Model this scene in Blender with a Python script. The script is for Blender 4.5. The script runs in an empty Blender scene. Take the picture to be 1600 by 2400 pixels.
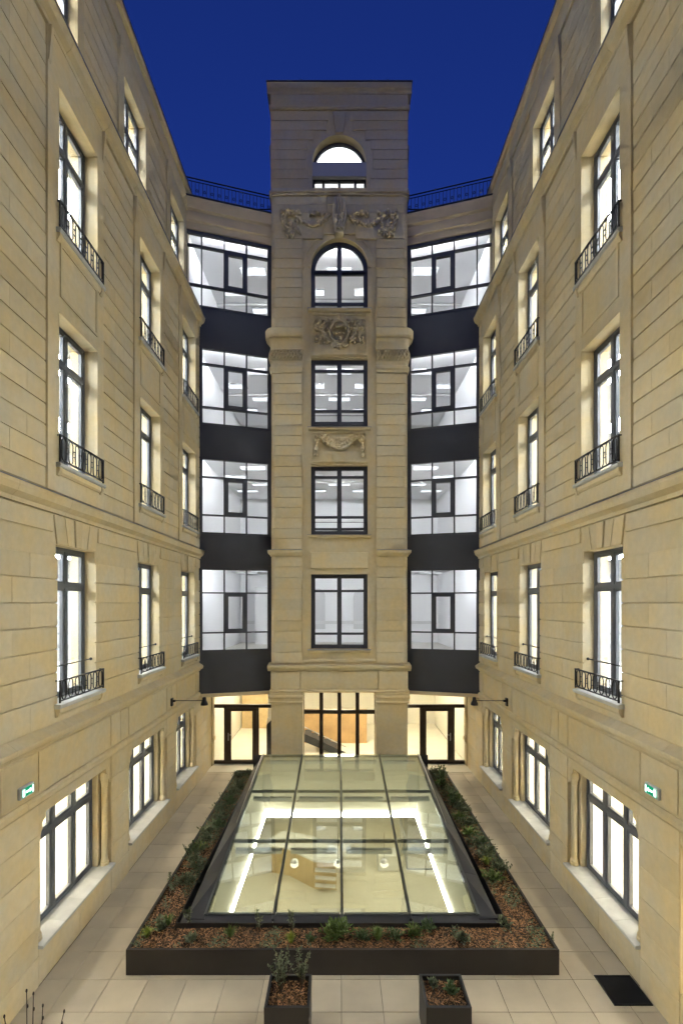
import bpy, bmesh, math, random
from mathutils import Vector, noise
rnd = random.Random(7)
R = math.radians
scene = bpy.context.scene
col = scene.collection

# ------------------------------------------------------------------ camera
H = 5.87                      # camera height; lens shift keeps verticals vertical
cam_d = bpy.data.cameras.new('camera'); cam = bpy.data.objects.new('camera', cam_d); col.objects.link(cam)
cam.location = (0, 0, H); cam.rotation_euler = (R(90), 0, 0)
cam_d.sensor_fit = 'VERTICAL'; cam_d.sensor_height = 36.0; cam_d.lens = 36.0 * 1133 / 2400
cam_d.shift_y = (1413 - 1200) / 2400; cam_d.shift_x = (800 - 795) / 2400
cam_d.clip_start = 0.05; cam_d.clip_end = 3000
scene.camera = cam

# ------------------------------------------------------------------ light
SUN_EL, SUN_ROT = R(-1.0), R(180)
world = bpy.data.worlds.new('World'); scene.world = world; world.use_nodes = True
wn = world.node_tree.nodes; wl = world.node_tree.links; wn.clear()
sky = wn.new('ShaderNodeTexSky'); sky.sky_type = 'NISHITA'; sky.sun_disc = False
sky.sun_elevation = SUN_EL; sky.sun_rotation = SUN_ROT; sky.altitude = 100; sky.ozone_density = 6.0
tint = wn.new('ShaderNodeMix'); tint.data_type = 'RGBA'; tint.blend_type = 'MULTIPLY'
tint.inputs['Factor'].default_value = 1.0
wl.new(sky.outputs[0], tint.inputs[6]); tint.inputs[7].default_value = (1.0, 1.0, 1.0, 1)
bg = wn.new('ShaderNodeBackground'); bg.inputs[1].default_value = 0.16
wo = wn.new('ShaderNodeOutputWorld')
wl.new(tint.outputs[2], bg.inputs[0]); wl.new(bg.outputs[0], wo.inputs[0])
sun_d = bpy.data.lights.new('sun', 'SUN'); sun = bpy.data.objects.new('sun', sun_d); col.objects.link(sun)
sun_d.energy = 0.06; sun_d.angle = R(120); sun_d.color = (0.92, 0.95, 1.0)
sun.rotation_euler = (R(8), 0, 0); sun.location = (0, 4, 40)
vs = scene.view_settings
vs.view_transform = 'Standard'; vs.look = 'None'; vs.gamma = 1.0; vs.exposure = 2.6; vs.use_curve_mapping = False
scene.cycles.use_denoising = True; scene.cycles.use_adaptive_sampling = True; scene.cycles.adaptive_threshold = 0.05
try: scene.cycles.denoiser = 'OPENIMAGEDENOISE'
except Exception: pass
scene.cycles.max_bounces = 6; scene.cycles.diffuse_bounces = 3; scene.cycles.glossy_bounces = 4
scene.cycles.transparent_max_bounces = 24; scene.cycles.transmission_bounces = 6
scene.cycles.sample_clamp_indirect = 6.0; scene.cycles.caustics_reflective = False; scene.cycles.caustics_refractive = False
ROOM_L = 18.5; HALL_L = 0.22; HALL_FILL_L = 34.0; GROUND_L = 14.0; LOBBY_FILL_L = 2.0

# ------------------------------------------------------------------ materials
MATS = {}
def nodes_of(name):
    m = bpy.data.materials.new(name); m.use_nodes = True; MATS[name] = m
    nt = m.node_tree; b = nt.nodes['Principled BSDF']
    return m, nt, b
def simple(name, c, rough=0.6, metal=0.0, var=0.0, scale=8.0, bump=0.0, bscale=60.0, objvar=0.0, spec=0.5):
    m, nt, b = nodes_of(name); N = nt.nodes.new; L = nt.links.new
    b.inputs['Roughness'].default_value = rough; b.inputs['Metallic'].default_value = metal
    b.inputs['Specular IOR Level'].default_value = spec
    b.inputs['Base Color'].default_value = (*c, 1)
    tc = N('ShaderNodeTexCoord')
    if var or objvar:
        geo = N('ShaderNodeNewGeometry')
        n1 = N('ShaderNodeTexNoise'); n1.inputs['Scale'].default_value = scale; n1.inputs['Detail'].default_value = 6
        L(geo.outputs['Position'], n1.inputs['Vector'])
        mr = N('ShaderNodeMapRange'); mr.inputs[1].default_value = .3; mr.inputs[2].default_value = .7
        mr.inputs[3].default_value = 1 - var; mr.inputs[4].default_value = 1 + var
        L(n1.outputs['Fac'], mr.inputs[0])
        oi = N('ShaderNodeObjectInfo')
        mr2 = N('ShaderNodeMapRange'); mr2.inputs[3].default_value = 1 - objvar; mr2.inputs[4].default_value = 1 + objvar
        L(oi.outputs['Random'], mr2.inputs[0])
        mu = N('ShaderNodeMath'); mu.operation = 'MULTIPLY'; L(mr.outputs[0], mu.inputs[0]); L(mr2.outputs[0], mu.inputs[1])
        mx = N('ShaderNodeVectorMath'); mx.operation = 'SCALE'; mx.inputs[0].default_value = c
        L(mu.outputs[0], mx.inputs['Scale']); L(mx.outputs[0], b.inputs['Base Color'])
    if bump:
        geo2 = N('ShaderNodeNewGeometry')
        n2 = N('ShaderNodeTexNoise'); n2.inputs['Scale'].default_value = bscale; n2.inputs['Detail'].default_value = 5
        L(geo2.outputs['Position'], n2.inputs['Vector'])
        bp = N('ShaderNodeBump'); bp.inputs['Strength'].default_value = bump; bp.inputs['Distance'].default_value = 0.01
        L(n2.outputs['Fac'], bp.inputs['Height']); L(bp.outputs[0], b.inputs['Normal'])
    return m
def limestone(name, c, stain=0.35):
    """cream limestone: tone from block to block, cloudy patches, grain, grey weathering streaks"""
    m, nt, b = nodes_of(name); N = nt.nodes.new; L = nt.links.new
    geo = N('ShaderNodeNewGeometry'); oi = N('ShaderNodeObjectInfo')
    def nz(scale, detail, vec=None, rough=.55):
        n = N('ShaderNodeTexNoise'); n.inputs['Scale'].default_value = scale; n.inputs['Detail'].default_value = detail
        n.inputs['Roughness'].default_value = rough
        L(vec or geo.outputs['Position'], n.inputs['Vector']); return n.outputs['Fac']
    def rng(v, a, b_, lo, hi):
        r = N('ShaderNodeMapRange'); r.inputs[1].default_value = a; r.inputs[2].default_value = b_
        r.inputs[3].default_value = lo; r.inputs[4].default_value = hi; L(v, r.inputs[0]); return r.outputs[0]
    def mul(x, y):
        mm = N('ShaderNodeMath'); mm.operation = 'MULTIPLY'; L(x, mm.inputs[0]); L(y, mm.inputs[1]); return mm.outputs[0]
    def mix(f, a, bcol, typ='MIX'):
        k = N('ShaderNodeMix'); k.data_type = 'RGBA'; k.blend_type = typ
        L(f, k.inputs['Factor'])
        for s, v in ((6, a), (7, bcol)):
            if isinstance(v, tuple): k.inputs[s].default_value = (*v, 1)
            else: L(v, k.inputs[s])
        return k.outputs[2]
    warm = tuple(x * y for x, y in zip(c, (1.04, 0.975, 0.85))); cool = tuple(x * y for x, y in zip(c, (0.96, 0.99, 1.10)))
    base = mix(rng(nz(1.3, 5), .36, .64, 0, 1), warm, cool)
    val = mul(rng(oi.outputs['Random'], 0, 1, .93, 1.05), rng(nz(9, 6), .3, .7, .945, 1.04))
    sc = N('ShaderNodeVectorMath'); sc.operation = 'SCALE'; L(base, sc.inputs[0]); L(val, sc.inputs['Scale'])
    mp = N('ShaderNodeMapping'); mp.inputs['Scale'].default_value = (2.2, 2.2, .35); L(geo.outputs['Position'], mp.inputs['Vector'])
    streak = mul(rng(nz(1.0, 7, mp.outputs[0], .65), .50, .78, 0, 1), rng(nz(.5, 3), .4, .65, 0, stain))
    stained = mix(streak, sc.outputs[0], (c[0] * .55, c[1] * .56, c[2] * .66))
    pit = rng(nz(120, 2), .70, .78, 0, .35)
    L(mix(pit, stained, (c[0] * .45, c[1] * .42, c[2] * .4)), b.inputs['Base Color'])
    b.inputs['Roughness'].default_value = .85; b.inputs['Specular IOR Level'].default_value = .25
    bp = N('ShaderNodeBump'); bp.inputs['Strength'].default_value = .2; bp.inputs['Distance'].default_value = .006
    L(nz(45, 8, rough=.7), bp.inputs['Height']); L(bp.outputs[0], b.inputs['Normal'])
    return m
def emit(name, c, s):
    m = bpy.data.materials.new(name); m.use_nodes = True; nt = m.node_tree; nt.nodes.clear(); MATS[name] = m
    e = nt.nodes.new('ShaderNodeEmission'); e.inputs[0].default_value = (*c, 1); e.inputs[1].default_value = s
    o = nt.nodes.new('ShaderNodeOutputMaterial'); nt.links.new(e.outputs[0], o.inputs[0]); return m
def glass(name, c, ior=1.45, k=1.0, rough=0.0):
    m = bpy.data.materials.new(name); m.use_nodes = True; nt = m.node_tree; nt.nodes.clear(); MATS[name] = m
    N = nt.nodes.new; L = nt.links.new
    t = N('ShaderNodeBsdfTransparent'); t.inputs[0].default_value = (*c, 1)
    g = N('ShaderNodeBsdfGlossy'); g.inputs['Roughness'].default_value = rough
    f = N('ShaderNodeFresnel'); f.inputs[0].default_value = ior
    mu = N('ShaderNodeMath'); mu.operation = 'MULTIPLY'; mu.inputs[1].default_value = k; L(f.outputs[0], mu.inputs[0])
    mx = N('ShaderNodeMixShader'); o = N('ShaderNodeOutputMaterial')
    L(mu.outputs[0], mx.inputs[0]); L(t.outputs[0], mx.inputs[1]); L(g.outputs[0], mx.inputs[2]); L(mx.outputs[0], o.inputs[0])
    return m
STONE = (0.645, 0.545, 0.338)
limestone('limestone', STONE)
limestone('limestone_ornament', (0.62, 0.525, 0.34), .5)
simple('render_cream', (0.66, 0.53, 0.33), .8, var=.05, scale=2)
simple('sill_stone', (0.50, 0.50, 0.46), .55, var=.10, scale=5, bump=.2, objvar=.08)
simple('zinc', (0.30, 0.30, 0.34), .5, .3, var=.25, scale=6, objvar=.15)
simple('frame_dark', (0.065, 0.068, 0.082), .45)
simple('frame_metal', (0.12, 0.128, 0.14), .45, .0, var=.1, scale=3)
simple('curtain_metal', (0.058, 0.060, 0.070), .5, .0, var=.08, scale=1.2)
simple('iron', (0.018, 0.018, 0.02), .4, .3)
simple('door_metal', (0.05, 0.036, 0.024), .45, .0)
simple('white_paint', (0.72, 0.72, 0.72), .8, var=.02, scale=1)
simple('pale_floor', (0.62, 0.60, 0.55), .5, var=.05, scale=3)
simple('room_paint', (0.38, 0.38, 0.385), .8)
simple('hall_paint', (0.88, 0.88, 0.89), .8)
simple('office_carpet', (0.40, 0.41, 0.43), .9, var=.1, scale=30)
simple('grey_paint', (0.42, 0.42, 0.43), .8)
simple('cream_paint', (0.82, 0.79, 0.68), .8)
simple('cream_floor', (0.78, 0.73, 0.60), .5, var=.04, scale=2)
simple('pale_grey', (0.66, 0.66, 0.67), .8)
simple('wood_panel', (0.60, 0.39, 0.18), .55, var=.12, scale=3)
simple('wood_light', (0.68, 0.50, 0.26), .5, var=.08, scale=6)
simple('dark_stair', (0.05, 0.055, 0.06), .5)
simple('porcelain_tile', (0.56, 0.485, 0.36), .42, var=.10, scale=1.6, objvar=.07, bump=.05, bscale=90)
simple('joint_grey', (0.16, 0.14, 0.11), .9)
simple('planter_metal', (0.040, 0.034, 0.030), .45, .2, var=.10, scale=2)
simple('planter_rim', (0.10, 0.10, 0.105), .3, .8)
simple('curb_metal', (0.050, 0.051, 0.057), .42, .3, var=.12, scale=2)
simple('skylight_metal', (0.16, 0.17, 0.165), .35, .7)
simple('soil', (0.05, 0.032, 0.018), .95, var=.4, scale=30, bump=1.0, bscale=40)
simple('steel', (0.55, 0.55, 0.55), .28, .9)
simple('white_plastic', (0.62, 0.63, 0.62), .4)
simple('white_gloss', (0.85, 0.84, 0.80), .3)
simple('twig', (0.035, 0.022, 0.015), .8)
simple('bark', (0.09, 0.065, 0.04), .9, var=.2, scale=30)
glass('window_glass', (0.95, 0.96, 0.97), 1.45, .5)
glass('skylight_glass', (0.93, 0.965, 0.89), 1.5, .6)
emit('light_cool', (0.90, 0.95, 1.0), ROOM_L)
emit('light_hall', (0.92, 0.96, 1.0), HALL_L)
emit('light_lantern', (0.95, 0.98, 1.0), .8)
emit('fill_hall', (0.93, 0.96, 1.0), HALL_FILL_L)  # glow of the added, unseen fill strips in the upper halls
emit('light_ground', (1.0, 0.93, 0.78), GROUND_L)
emit('fill_lobby', (1.0, 0.93, 0.76), LOBBY_FILL_L)
emit('light_entrance', (1.0, 0.88, 0.64), 9.0)
emit('led', (1.0, 0.97, 0.90), 6.0)
emit('globe_light', (1.0, 0.90, 0.68), 0.5)
emit('sign_green', (0.01, 0.26, 0.12), 0.25)
emit('sign_white', (0.75, 1.0, 0.9), 0.6)
def leafmat(name, c, var=.35):
    m, nt, b = nodes_of(name); N = nt.nodes.new; L = nt.links.new
    at = N('ShaderNodeAttribute'); at.attribute_name = 'tone'
    mr = N('ShaderNodeMapRange'); mr.inputs[3].default_value = 1 - var; mr.inputs[4].default_value = 1 + var
    L(at.outputs['Fac'], mr.inputs[0])
    s = N('ShaderNodeVectorMath'); s.operation = 'SCALE'; s.inputs[0].default_value = c
    L(mr.outputs[0], s.inputs['Scale']); L(s.outputs[0], b.inputs['Base Color'])
    b.inputs['Roughness'].default_value = .6
    return m
leafmat('leaf_dark', (0.095, 0.145, 0.050)); leafmat('leaf_olive', (0.135, 0.16, 0.080)); leafmat('leaf_bright', (0.12, 0.18, 0.035))
leafmat('grass_lime', (0.22, 0.27, 0.03)); leafmat('mulch_chip', (0.36, 0.18, 0.075), .75)

# ------------------------------------------------------------------ mesh helpers
class MB:
    def __init__(s): s.v = []; s.f = []; s.t = []
    def add(s, vs_, fs, tone=None):
        o = len(s.v); s.v += [tuple(p) for p in vs_]; s.f += [tuple(i + o for i in f) for f in fs]
        s.t += [tone if tone is not None else .5] * len(fs); return s
    def box(s, x0, x1, y0, y1, z0, z1):
        return s.add([(x0,y0,z0),(x1,y0,z0),(x1,y1,z0),(x0,y1,z0),(x0,y0,z1),(x1,y0,z1),(x1,y1,z1),(x0,y1,z1)],
                     [(0,3,2,1),(4,5,6,7),(0,1,5,4),(1,2,6,5),(2,3,7,6),(3,0,4,7)])
    def prism(s, pts, d):
        """closed polygon pts (3D) swept by vector d"""
        n = len(pts); d = Vector(d); q = [tuple(Vector(p) + d) for p in pts]
        return s.add(list(pts) + q, [tuple(range(n - 1, -1, -1)), tuple(range(n, 2 * n))] +
                     [(i, (i + 1) % n, n + (i + 1) % n, n + i) for i in range(n)])
    def tube(s, pts, r, n=6, closed=False):
        pts = [Vector(p) for p in pts]; m = len(pts); vs_ = []; rr = r if isinstance(r, (list, tuple)) else [r] * m
        prev = None
        for i, p in enumerate(pts):
            a = pts[(i - 1) % m] if (closed or i) else p; b = pts[(i + 1) % m] if (closed or i < m - 1) else p
            t = (b - a).normalized()
            if prev is None:
                up = Vector((0, 0, 1)) if abs(t.z) < .9 else Vector((1, 0, 0))
                x = t.cross(up).normalized()
            else: x = (prev - t * prev.dot(t)).normalized()
            prev = x; y = t.cross(x)
            for k in range(n):
                an = 2 * math.pi * k / n; vs_.append(p + (x * math.cos(an) + y * math.sin(an)) * rr[i])
        fs = []
        for i in range(m if closed else m - 1):
            j = (i + 1) % m
            for k in range(n): fs.append((i * n + k, i * n + (k + 1) % n, j * n + (k + 1) % n, j * n + k))
        if not closed: fs += [tuple(range(n - 1, -1, -1)), tuple((m - 1) * n + k for k in range(n))]
        return s.add(vs_, fs)
    def ball(s, c, r, nu=10, nv=6):
        r = r if isinstance(r, (tuple, list)) else (r, r, r); vs_ = [(c[0], c[1], c[2] - r[2])]
        for j in range(1, nv):
            ph = -math.pi / 2 + math.pi * j / nv
            for i in range(nu):
                th = 2 * math.pi * i / nu
                vs_.append((c[0] + r[0] * math.cos(ph) * math.cos(th), c[1] + r[1] * math.cos(ph) * math.sin(th), c[2] + r[2] * math.sin(ph)))
        vs_.append((c[0], c[1], c[2] + r[2])); top = len(vs_) - 1; fs = []
        for i in range(nu):
            fs.append((0, 1 + (i + 1) % nu, 1 + i)); fs.append((top, 1 + (nv - 2) * nu + i, 1 + (nv - 2) * nu + (i + 1) % nu))
            for j in range(nv - 2):
                a = 1 + j * nu
                fs.append((a + i, a + (i + 1) % nu, a + nu + (i + 1) % nu, a + nu + i))
        return s.add(vs_, fs)
    def lathe(s, c, prof, n=16):
        """prof [(r,z)] turned round the vertical through c, closed by caps"""
        vs_ = []; m = len(prof)
        for r, z in prof:
            for k in range(n):
                an = 2 * math.pi * k / n; vs_.append((c[0] + r * math.cos(an), c[1] + r * math.sin(an), c[2] + z))
        fs = [(i * n + k, i * n + (k + 1) % n, (i + 1) * n + (k + 1) % n, (i + 1) * n + k) for i in range(m - 1) for k in range(n)]
        fs += [tuple(range(n - 1, -1, -1)), tuple((m - 1) * n + k for k in range(n))]
        return s.add(vs_, fs)
    def build(s, name, mat, parent=None, smooth=False, recalc=True, bevel=0, pivot=None):
        return make(name, s.v, s.f, mat, parent, smooth, recalc, bevel, pivot, s.t if len(set(s.t)) > 1 else None)
CACHE = {}; WORLD = {}
def make(name, verts, faces, mat, parent=None, smooth=False, recalc=True, bevel=0, pivot=None, tones=None):
    xs = [p[0] for p in verts]; ys = [p[1] for p in verts]; zs = [p[2] for p in verts]
    o = Vector(pivot) if pivot else Vector(((min(xs) + max(xs)) / 2, (min(ys) + max(ys)) / 2, min(zs)))
    loc = [(round(x - o.x, 4), round(y - o.y, 4), round(z - o.z, 4)) for x, y, z in verts]
    key = (hash(tuple(loc)), hash(tuple(map(tuple, faces))), mat, smooth, bevel) if len(verts) < 3000 else None
    me = CACHE.get(key) if key else None
    if me is None:
        me = bpy.data.meshes.new(name); me.from_pydata(loc, [], faces); me.materials.append(MATS[mat])
        if recalc or bevel:
            bm = bmesh.new(); bm.from_mesh(me)
            if recalc: bmesh.ops.recalc_face_normals(bm, faces=bm.faces)
            if bevel:
                ed = [e for e in bm.edges if len(e.link_faces) == 2 and e.calc_face_angle(0) > .5]
                bmesh.ops.bevel(bm, geom=ed, offset=bevel, segments=1, affect='EDGES', clamp_overlap=True)
            bm.to_mesh(me); bm.free()
        if smooth:
            me.polygons.foreach_set('use_smooth', [True] * len(me.polygons))
        if tones and not bevel:
            at = me.attributes.new('tone', 'FLOAT', 'FACE'); at.data.foreach_set('value', tones)
        if key: CACHE[key] = me
    ob = bpy.data.objects.new(name, me); col.objects.link(ob)
    WORLD[ob.name] = o
    if parent is not None:
        ob.parent = parent; ob.location = o - WORLD[parent.name]
    else: ob.location = o
    return ob
def thing(name, loc, label=None, cat=None, group=None, kind=None):
    e = bpy.data.objects.new(name, None); col.objects.link(e); e.location = loc; WORLD[e.name] = Vector(loc)
    e.empty_display_size = .1
    return tag(e, label, cat, group, kind)
def tag(o, label=None, cat=None, group=None, kind=None):
    for k, v in (('label', label), ('category', cat), ('group', group), ('kind', kind)):
        if v: o[k] = v
    return o
class Plane:
    """a upright working plane: a = distance along it, z = height, n = distance out of it"""
    def __init__(s, o, a, n): s.o = Vector(o); s.a = Vector(a).normalized(); s.n = Vector(n).normalized()
    def P(s, a, z, n=0): p = s.o + s.a * a + s.n * n; return (p.x, p.y, z)
    def box(s, mb, a0, a1, z0, z1, n0, n1):
        return mb.prism([s.P(a0, z0, n0), s.P(a1, z0, n0), s.P(a1, z0, n1), s.P(a0, z0, n1)], (0, 0, z1 - z0))
    def profile(s, mb, pts, a0, a1):
        """pts [(n,z)] swept from a0 to a1"""
        d = s.a * (a1 - a0); return mb.prism([s.P(a0, z, n) for n, z in pts], d)
    def grid(s, mb, As, Zs, solid, n0, n1):
        """one connected plate with rectangular holes"""
        idx = {}; vs_ = []; fs = []
        def V(i, j, k):
            if (i, j, k) not in idx: idx[(i, j, k)] = len(vs_); vs_.append(s.P(As[i], Zs[j], (n0, n1)[k]))
            return idx[(i, j, k)]
        na, nz = len(As) - 1, len(Zs) - 1
        ok = lambda i, j: 0 <= i < na and 0 <= j < nz and solid(i, j)
        for i in range(na):
            for j in range(nz):
                if not ok(i, j): continue
                fs += [(V(i,j,1),V(i+1,j,1),V(i+1,j+1,1),V(i,j+1,1)), (V(i,j,0),V(i,j+1,0),V(i+1,j+1,0),V(i+1,j,0))]
                if not ok(i-1, j): fs.append((V(i,j,0),V(i,j,1),V(i,j+1,1),V(i,j+1,0)))
                if not ok(i+1, j): fs.append((V(i+1,j,0),V(i+1,j+1,0),V(i+1,j+1,1),V(i+1,j,1)))
                if not ok(i, j-1): fs.append((V(i,j,0),V(i+1,j,0),V(i+1,j,1),V(i,j,1)))
                if not ok(i, j+1): fs.append((V(i,j+1,0),V(i,j+1,1),V(i+1,j+1,1),V(i+1,j+1,0)))
        return mb.add(vs_, fs)
    def wall(s, mb, a0, a1, z0, z1, holes, n0, n1):
        As = sorted({a0, a1, *[h[0] for h in holes], *[h[1] for h in holes]}); Zs = sorted({z0, z1, *[h[2] for h in holes], *[h[3] for h in holes]})
        As = [x for x in As if a0 - 1e-6 <= x <= a1 + 1e-6]; Zs = [x for x in Zs if z0 - 1e-6 <= x <= z1 + 1e-6]
        def solid(i, j):
            ca, cz = (As[i] + As[i+1]) / 2, (Zs[j] + Zs[j+1]) / 2
            return not any(h[0] < ca < h[1] and h[2] < cz < h[3] for h in holes)
        return s.grid(mb, As, Zs, solid, n0, n1)
    def window(s, parent, a0, a1, z0, z1, mull, trans, n=0.0, fw=.07, bw=.07, depth=.08, mat='frame_metal', name='window', gl='window_glass', sash=0.0):
        """frame plate with a pane in every light"""
        As = [a0, a0 + fw]; 
        for m in mull: As += [m - bw / 2, m + bw / 2]
        As += [a1 - fw, a1]; Zs = [z0, z0 + fw]
        for t in trans: Zs += [t - bw / 2, t + bw / 2]
        Zs += [z1 - fw, z1]
        mb = MB(); s.grid(mb, As, Zs, lambda i, j: not (i % 2 and j % 2), n, n + depth)
        w = mb.build(name, mat, parent)
        for i in range(1, len(As) - 1, 2):
            for j in range(1, len(Zs) - 1, 2):
                x0, x1, y0, y1 = As[i], As[i+1], Zs[j], Zs[j+1]
                if sash and y1 - y0 > .25:
                    q = MB(); s.wall(q, x0, x1, y0, y1, [(x0 + sash, x1 - sash, y0 + sash, y1 - sash)], n + .015, n + depth - .012)
                    q.build('sash', mat, w); x0 += sash; x1 -= sash; y0 += sash; y1 -= sash
                p = MB(); s.box(p, x0 - .004, x1 + .004, y0 - .004, y1 + .004, n + depth * .45, n + depth * .45 + .006)
                p.build('pane', gl, w)
        return w
def blocks(pl, parent, a0, a1, zs, n0, n1, gap=.016, cuts=None, mat='limestone', name='stone_block', bevel=.010):
    """courses of separate stones between a0 and a1"""
    for k in range(len(zs) - 1):
        c = cuts(k) if cuts else []
        e = [a0] + [a0 + (a1 - a0) * t for t in c] + [a1]
        for i in range(len(e) - 1):
            g0 = 0 if i == 0 else .0008; g1 = 0 if i == len(e) - 2 else .0008
            mb = MB(); pl.box(mb, e[i] + g0, e[i+1] - g1, zs[k] + gap / 2, zs[k+1] - gap / 2, n0, n1 + rnd.choice((0, .0015, .003)))
            mb.build(name, mat, parent, bevel=bevel if len(e) == 2 else .003)
def course(z0, z1, step):
    n = max(1, round((z1 - z0) / step)); return [z0 + (z1 - z0) * i / n for i in range(n + 1)]
def stones(pl, parent, prof, a0, a1, step=1.35, gap=.004, name='cornice_stone', mat='limestone'):
    n = max(1, round((a1 - a0) / step)); w = (a1 - a0) / n
    for i in range(n):
        mb = MB(); pl.profile(mb, prof, a0 + i * w + (gap / 2 if i else 0), a0 + (i + 1) * w - (gap / 2 if i < n - 1 else 0)); mb.build(name, mat, parent)

# ------------------------------------------------------------------ the two wings
WX = 4.6; END = 15.88; START = -1.19
BAYS = [(1.55, 2.80), (4.72, 5.97), (7.85, 9.10), (11.05, 12.30), (14.06, 15.31)]
GBAYS = [(1.05, 3.38), (4.20, 6.53), (7.39, 9.74), (10.55, 12.90), (13.64, 15.52)]
LV = {1: (4.25, 6.82), 2: (8.15, 10.60), 3: (11.93, 14.27)}
ATT = (15.75, 17.95); ROOF = 19.32; SETB = -.36
SIDE = {-1: 'left', 1: 'right'}; ORD = ['nearest', 'nearest', 'nearest', 'middle', 'farthest']
FLOORW = {1: 'first', 2: 'second', 3: 'third'}

def lathe_oval(h, w, r=.0085):
    pts = []; rad = w / 2
    for k in range(9): a = math.pi * k / 8; pts.append((rad * math.cos(a), h / 2 - rad * 1.25 + rad * 1.25 * math.sin(a)))
    for k in range(9): a = math.pi + math.pi * k / 8; pts.append((rad * math.cos(a), -h / 2 + rad * 1.25 + rad * 1.25 * math.sin(a)))
    return pts
def balcony(pl, S, lev, bi, u0, u1, sill, h):
    b0, b1 = u0 - .06, u1 + .14
    n = .10
    t = thing('balcony_railing', pl.P((b0 + b1) / 2, sill, n),
              'black iron oval-pattern window railing on %s floor, %s bay of %s wing' % (FLOORW[lev], ORD[bi], SIDE[S]), 'railing', 'oval-pattern window railings')
    zt = sill + h; zb = sill + .035
    for z, r in ((zt, .012), (zb, .009)):
        mb = MB(); pl.box(mb, b0, b1, z - r, z + r, n - .014, n + .014); mb.build('top_rail' if z == zt else 'bottom_rail', 'iron', t)
    for a in (b0 + .012, b1 - .012):
        mb = MB(); pl.box(mb, a - .012, a + .012, sill + .002, zt - .012, n - .012, n + .012); mb.build('end_post', 'iron', t)
        mb = MB(); pl.box(mb, a - .010, a + .010, zt - .010, zt + .010, -.0, n - .015); mb.build('wall_bracket', 'iron', t)
    no = 7; w = (b1 - b0 - .05) / no; zc = (zt + zb) / 2; hh = zt - zb - .02
    for i in range(no):
        c = b0 + .025 + w * (i + .5); mb = MB()
        mb.tube([pl.P(c + x, zc + y, n) for x, y in lathe_oval(hh, w * .60)], .0105, 5, True); mb.build('oval', 'iron', t, smooth=True)
        if i:
            for dz in (-.045, .045):
                mb = MB(); pl.box(mb, c - w / 2 - w * .19, c - w / 2 + w * .19, zc + dz - .006, zc + dz + .006, n - .006, n + .006); mb.build('connector', 'iron', t)
    if lev < 3:      # thin bar across the opening, a ball at each jamb
        z = sill + (.57 if lev == 1 else .52); nn = -.06
        mb = MB(); mb.tube([pl.P(u0 + .002, z, nn), pl.P(u1 - .002, z, nn)], .011, 6); mb.build('safety_bar', 'iron', t, smooth=True)
        for a in (u0 + .026, u1 - .026):
            mb = MB(); mb.ball(pl.P(a, z, nn), .028); mb.build('ball_end', 'iron', t, smooth=True)
    return t

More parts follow.
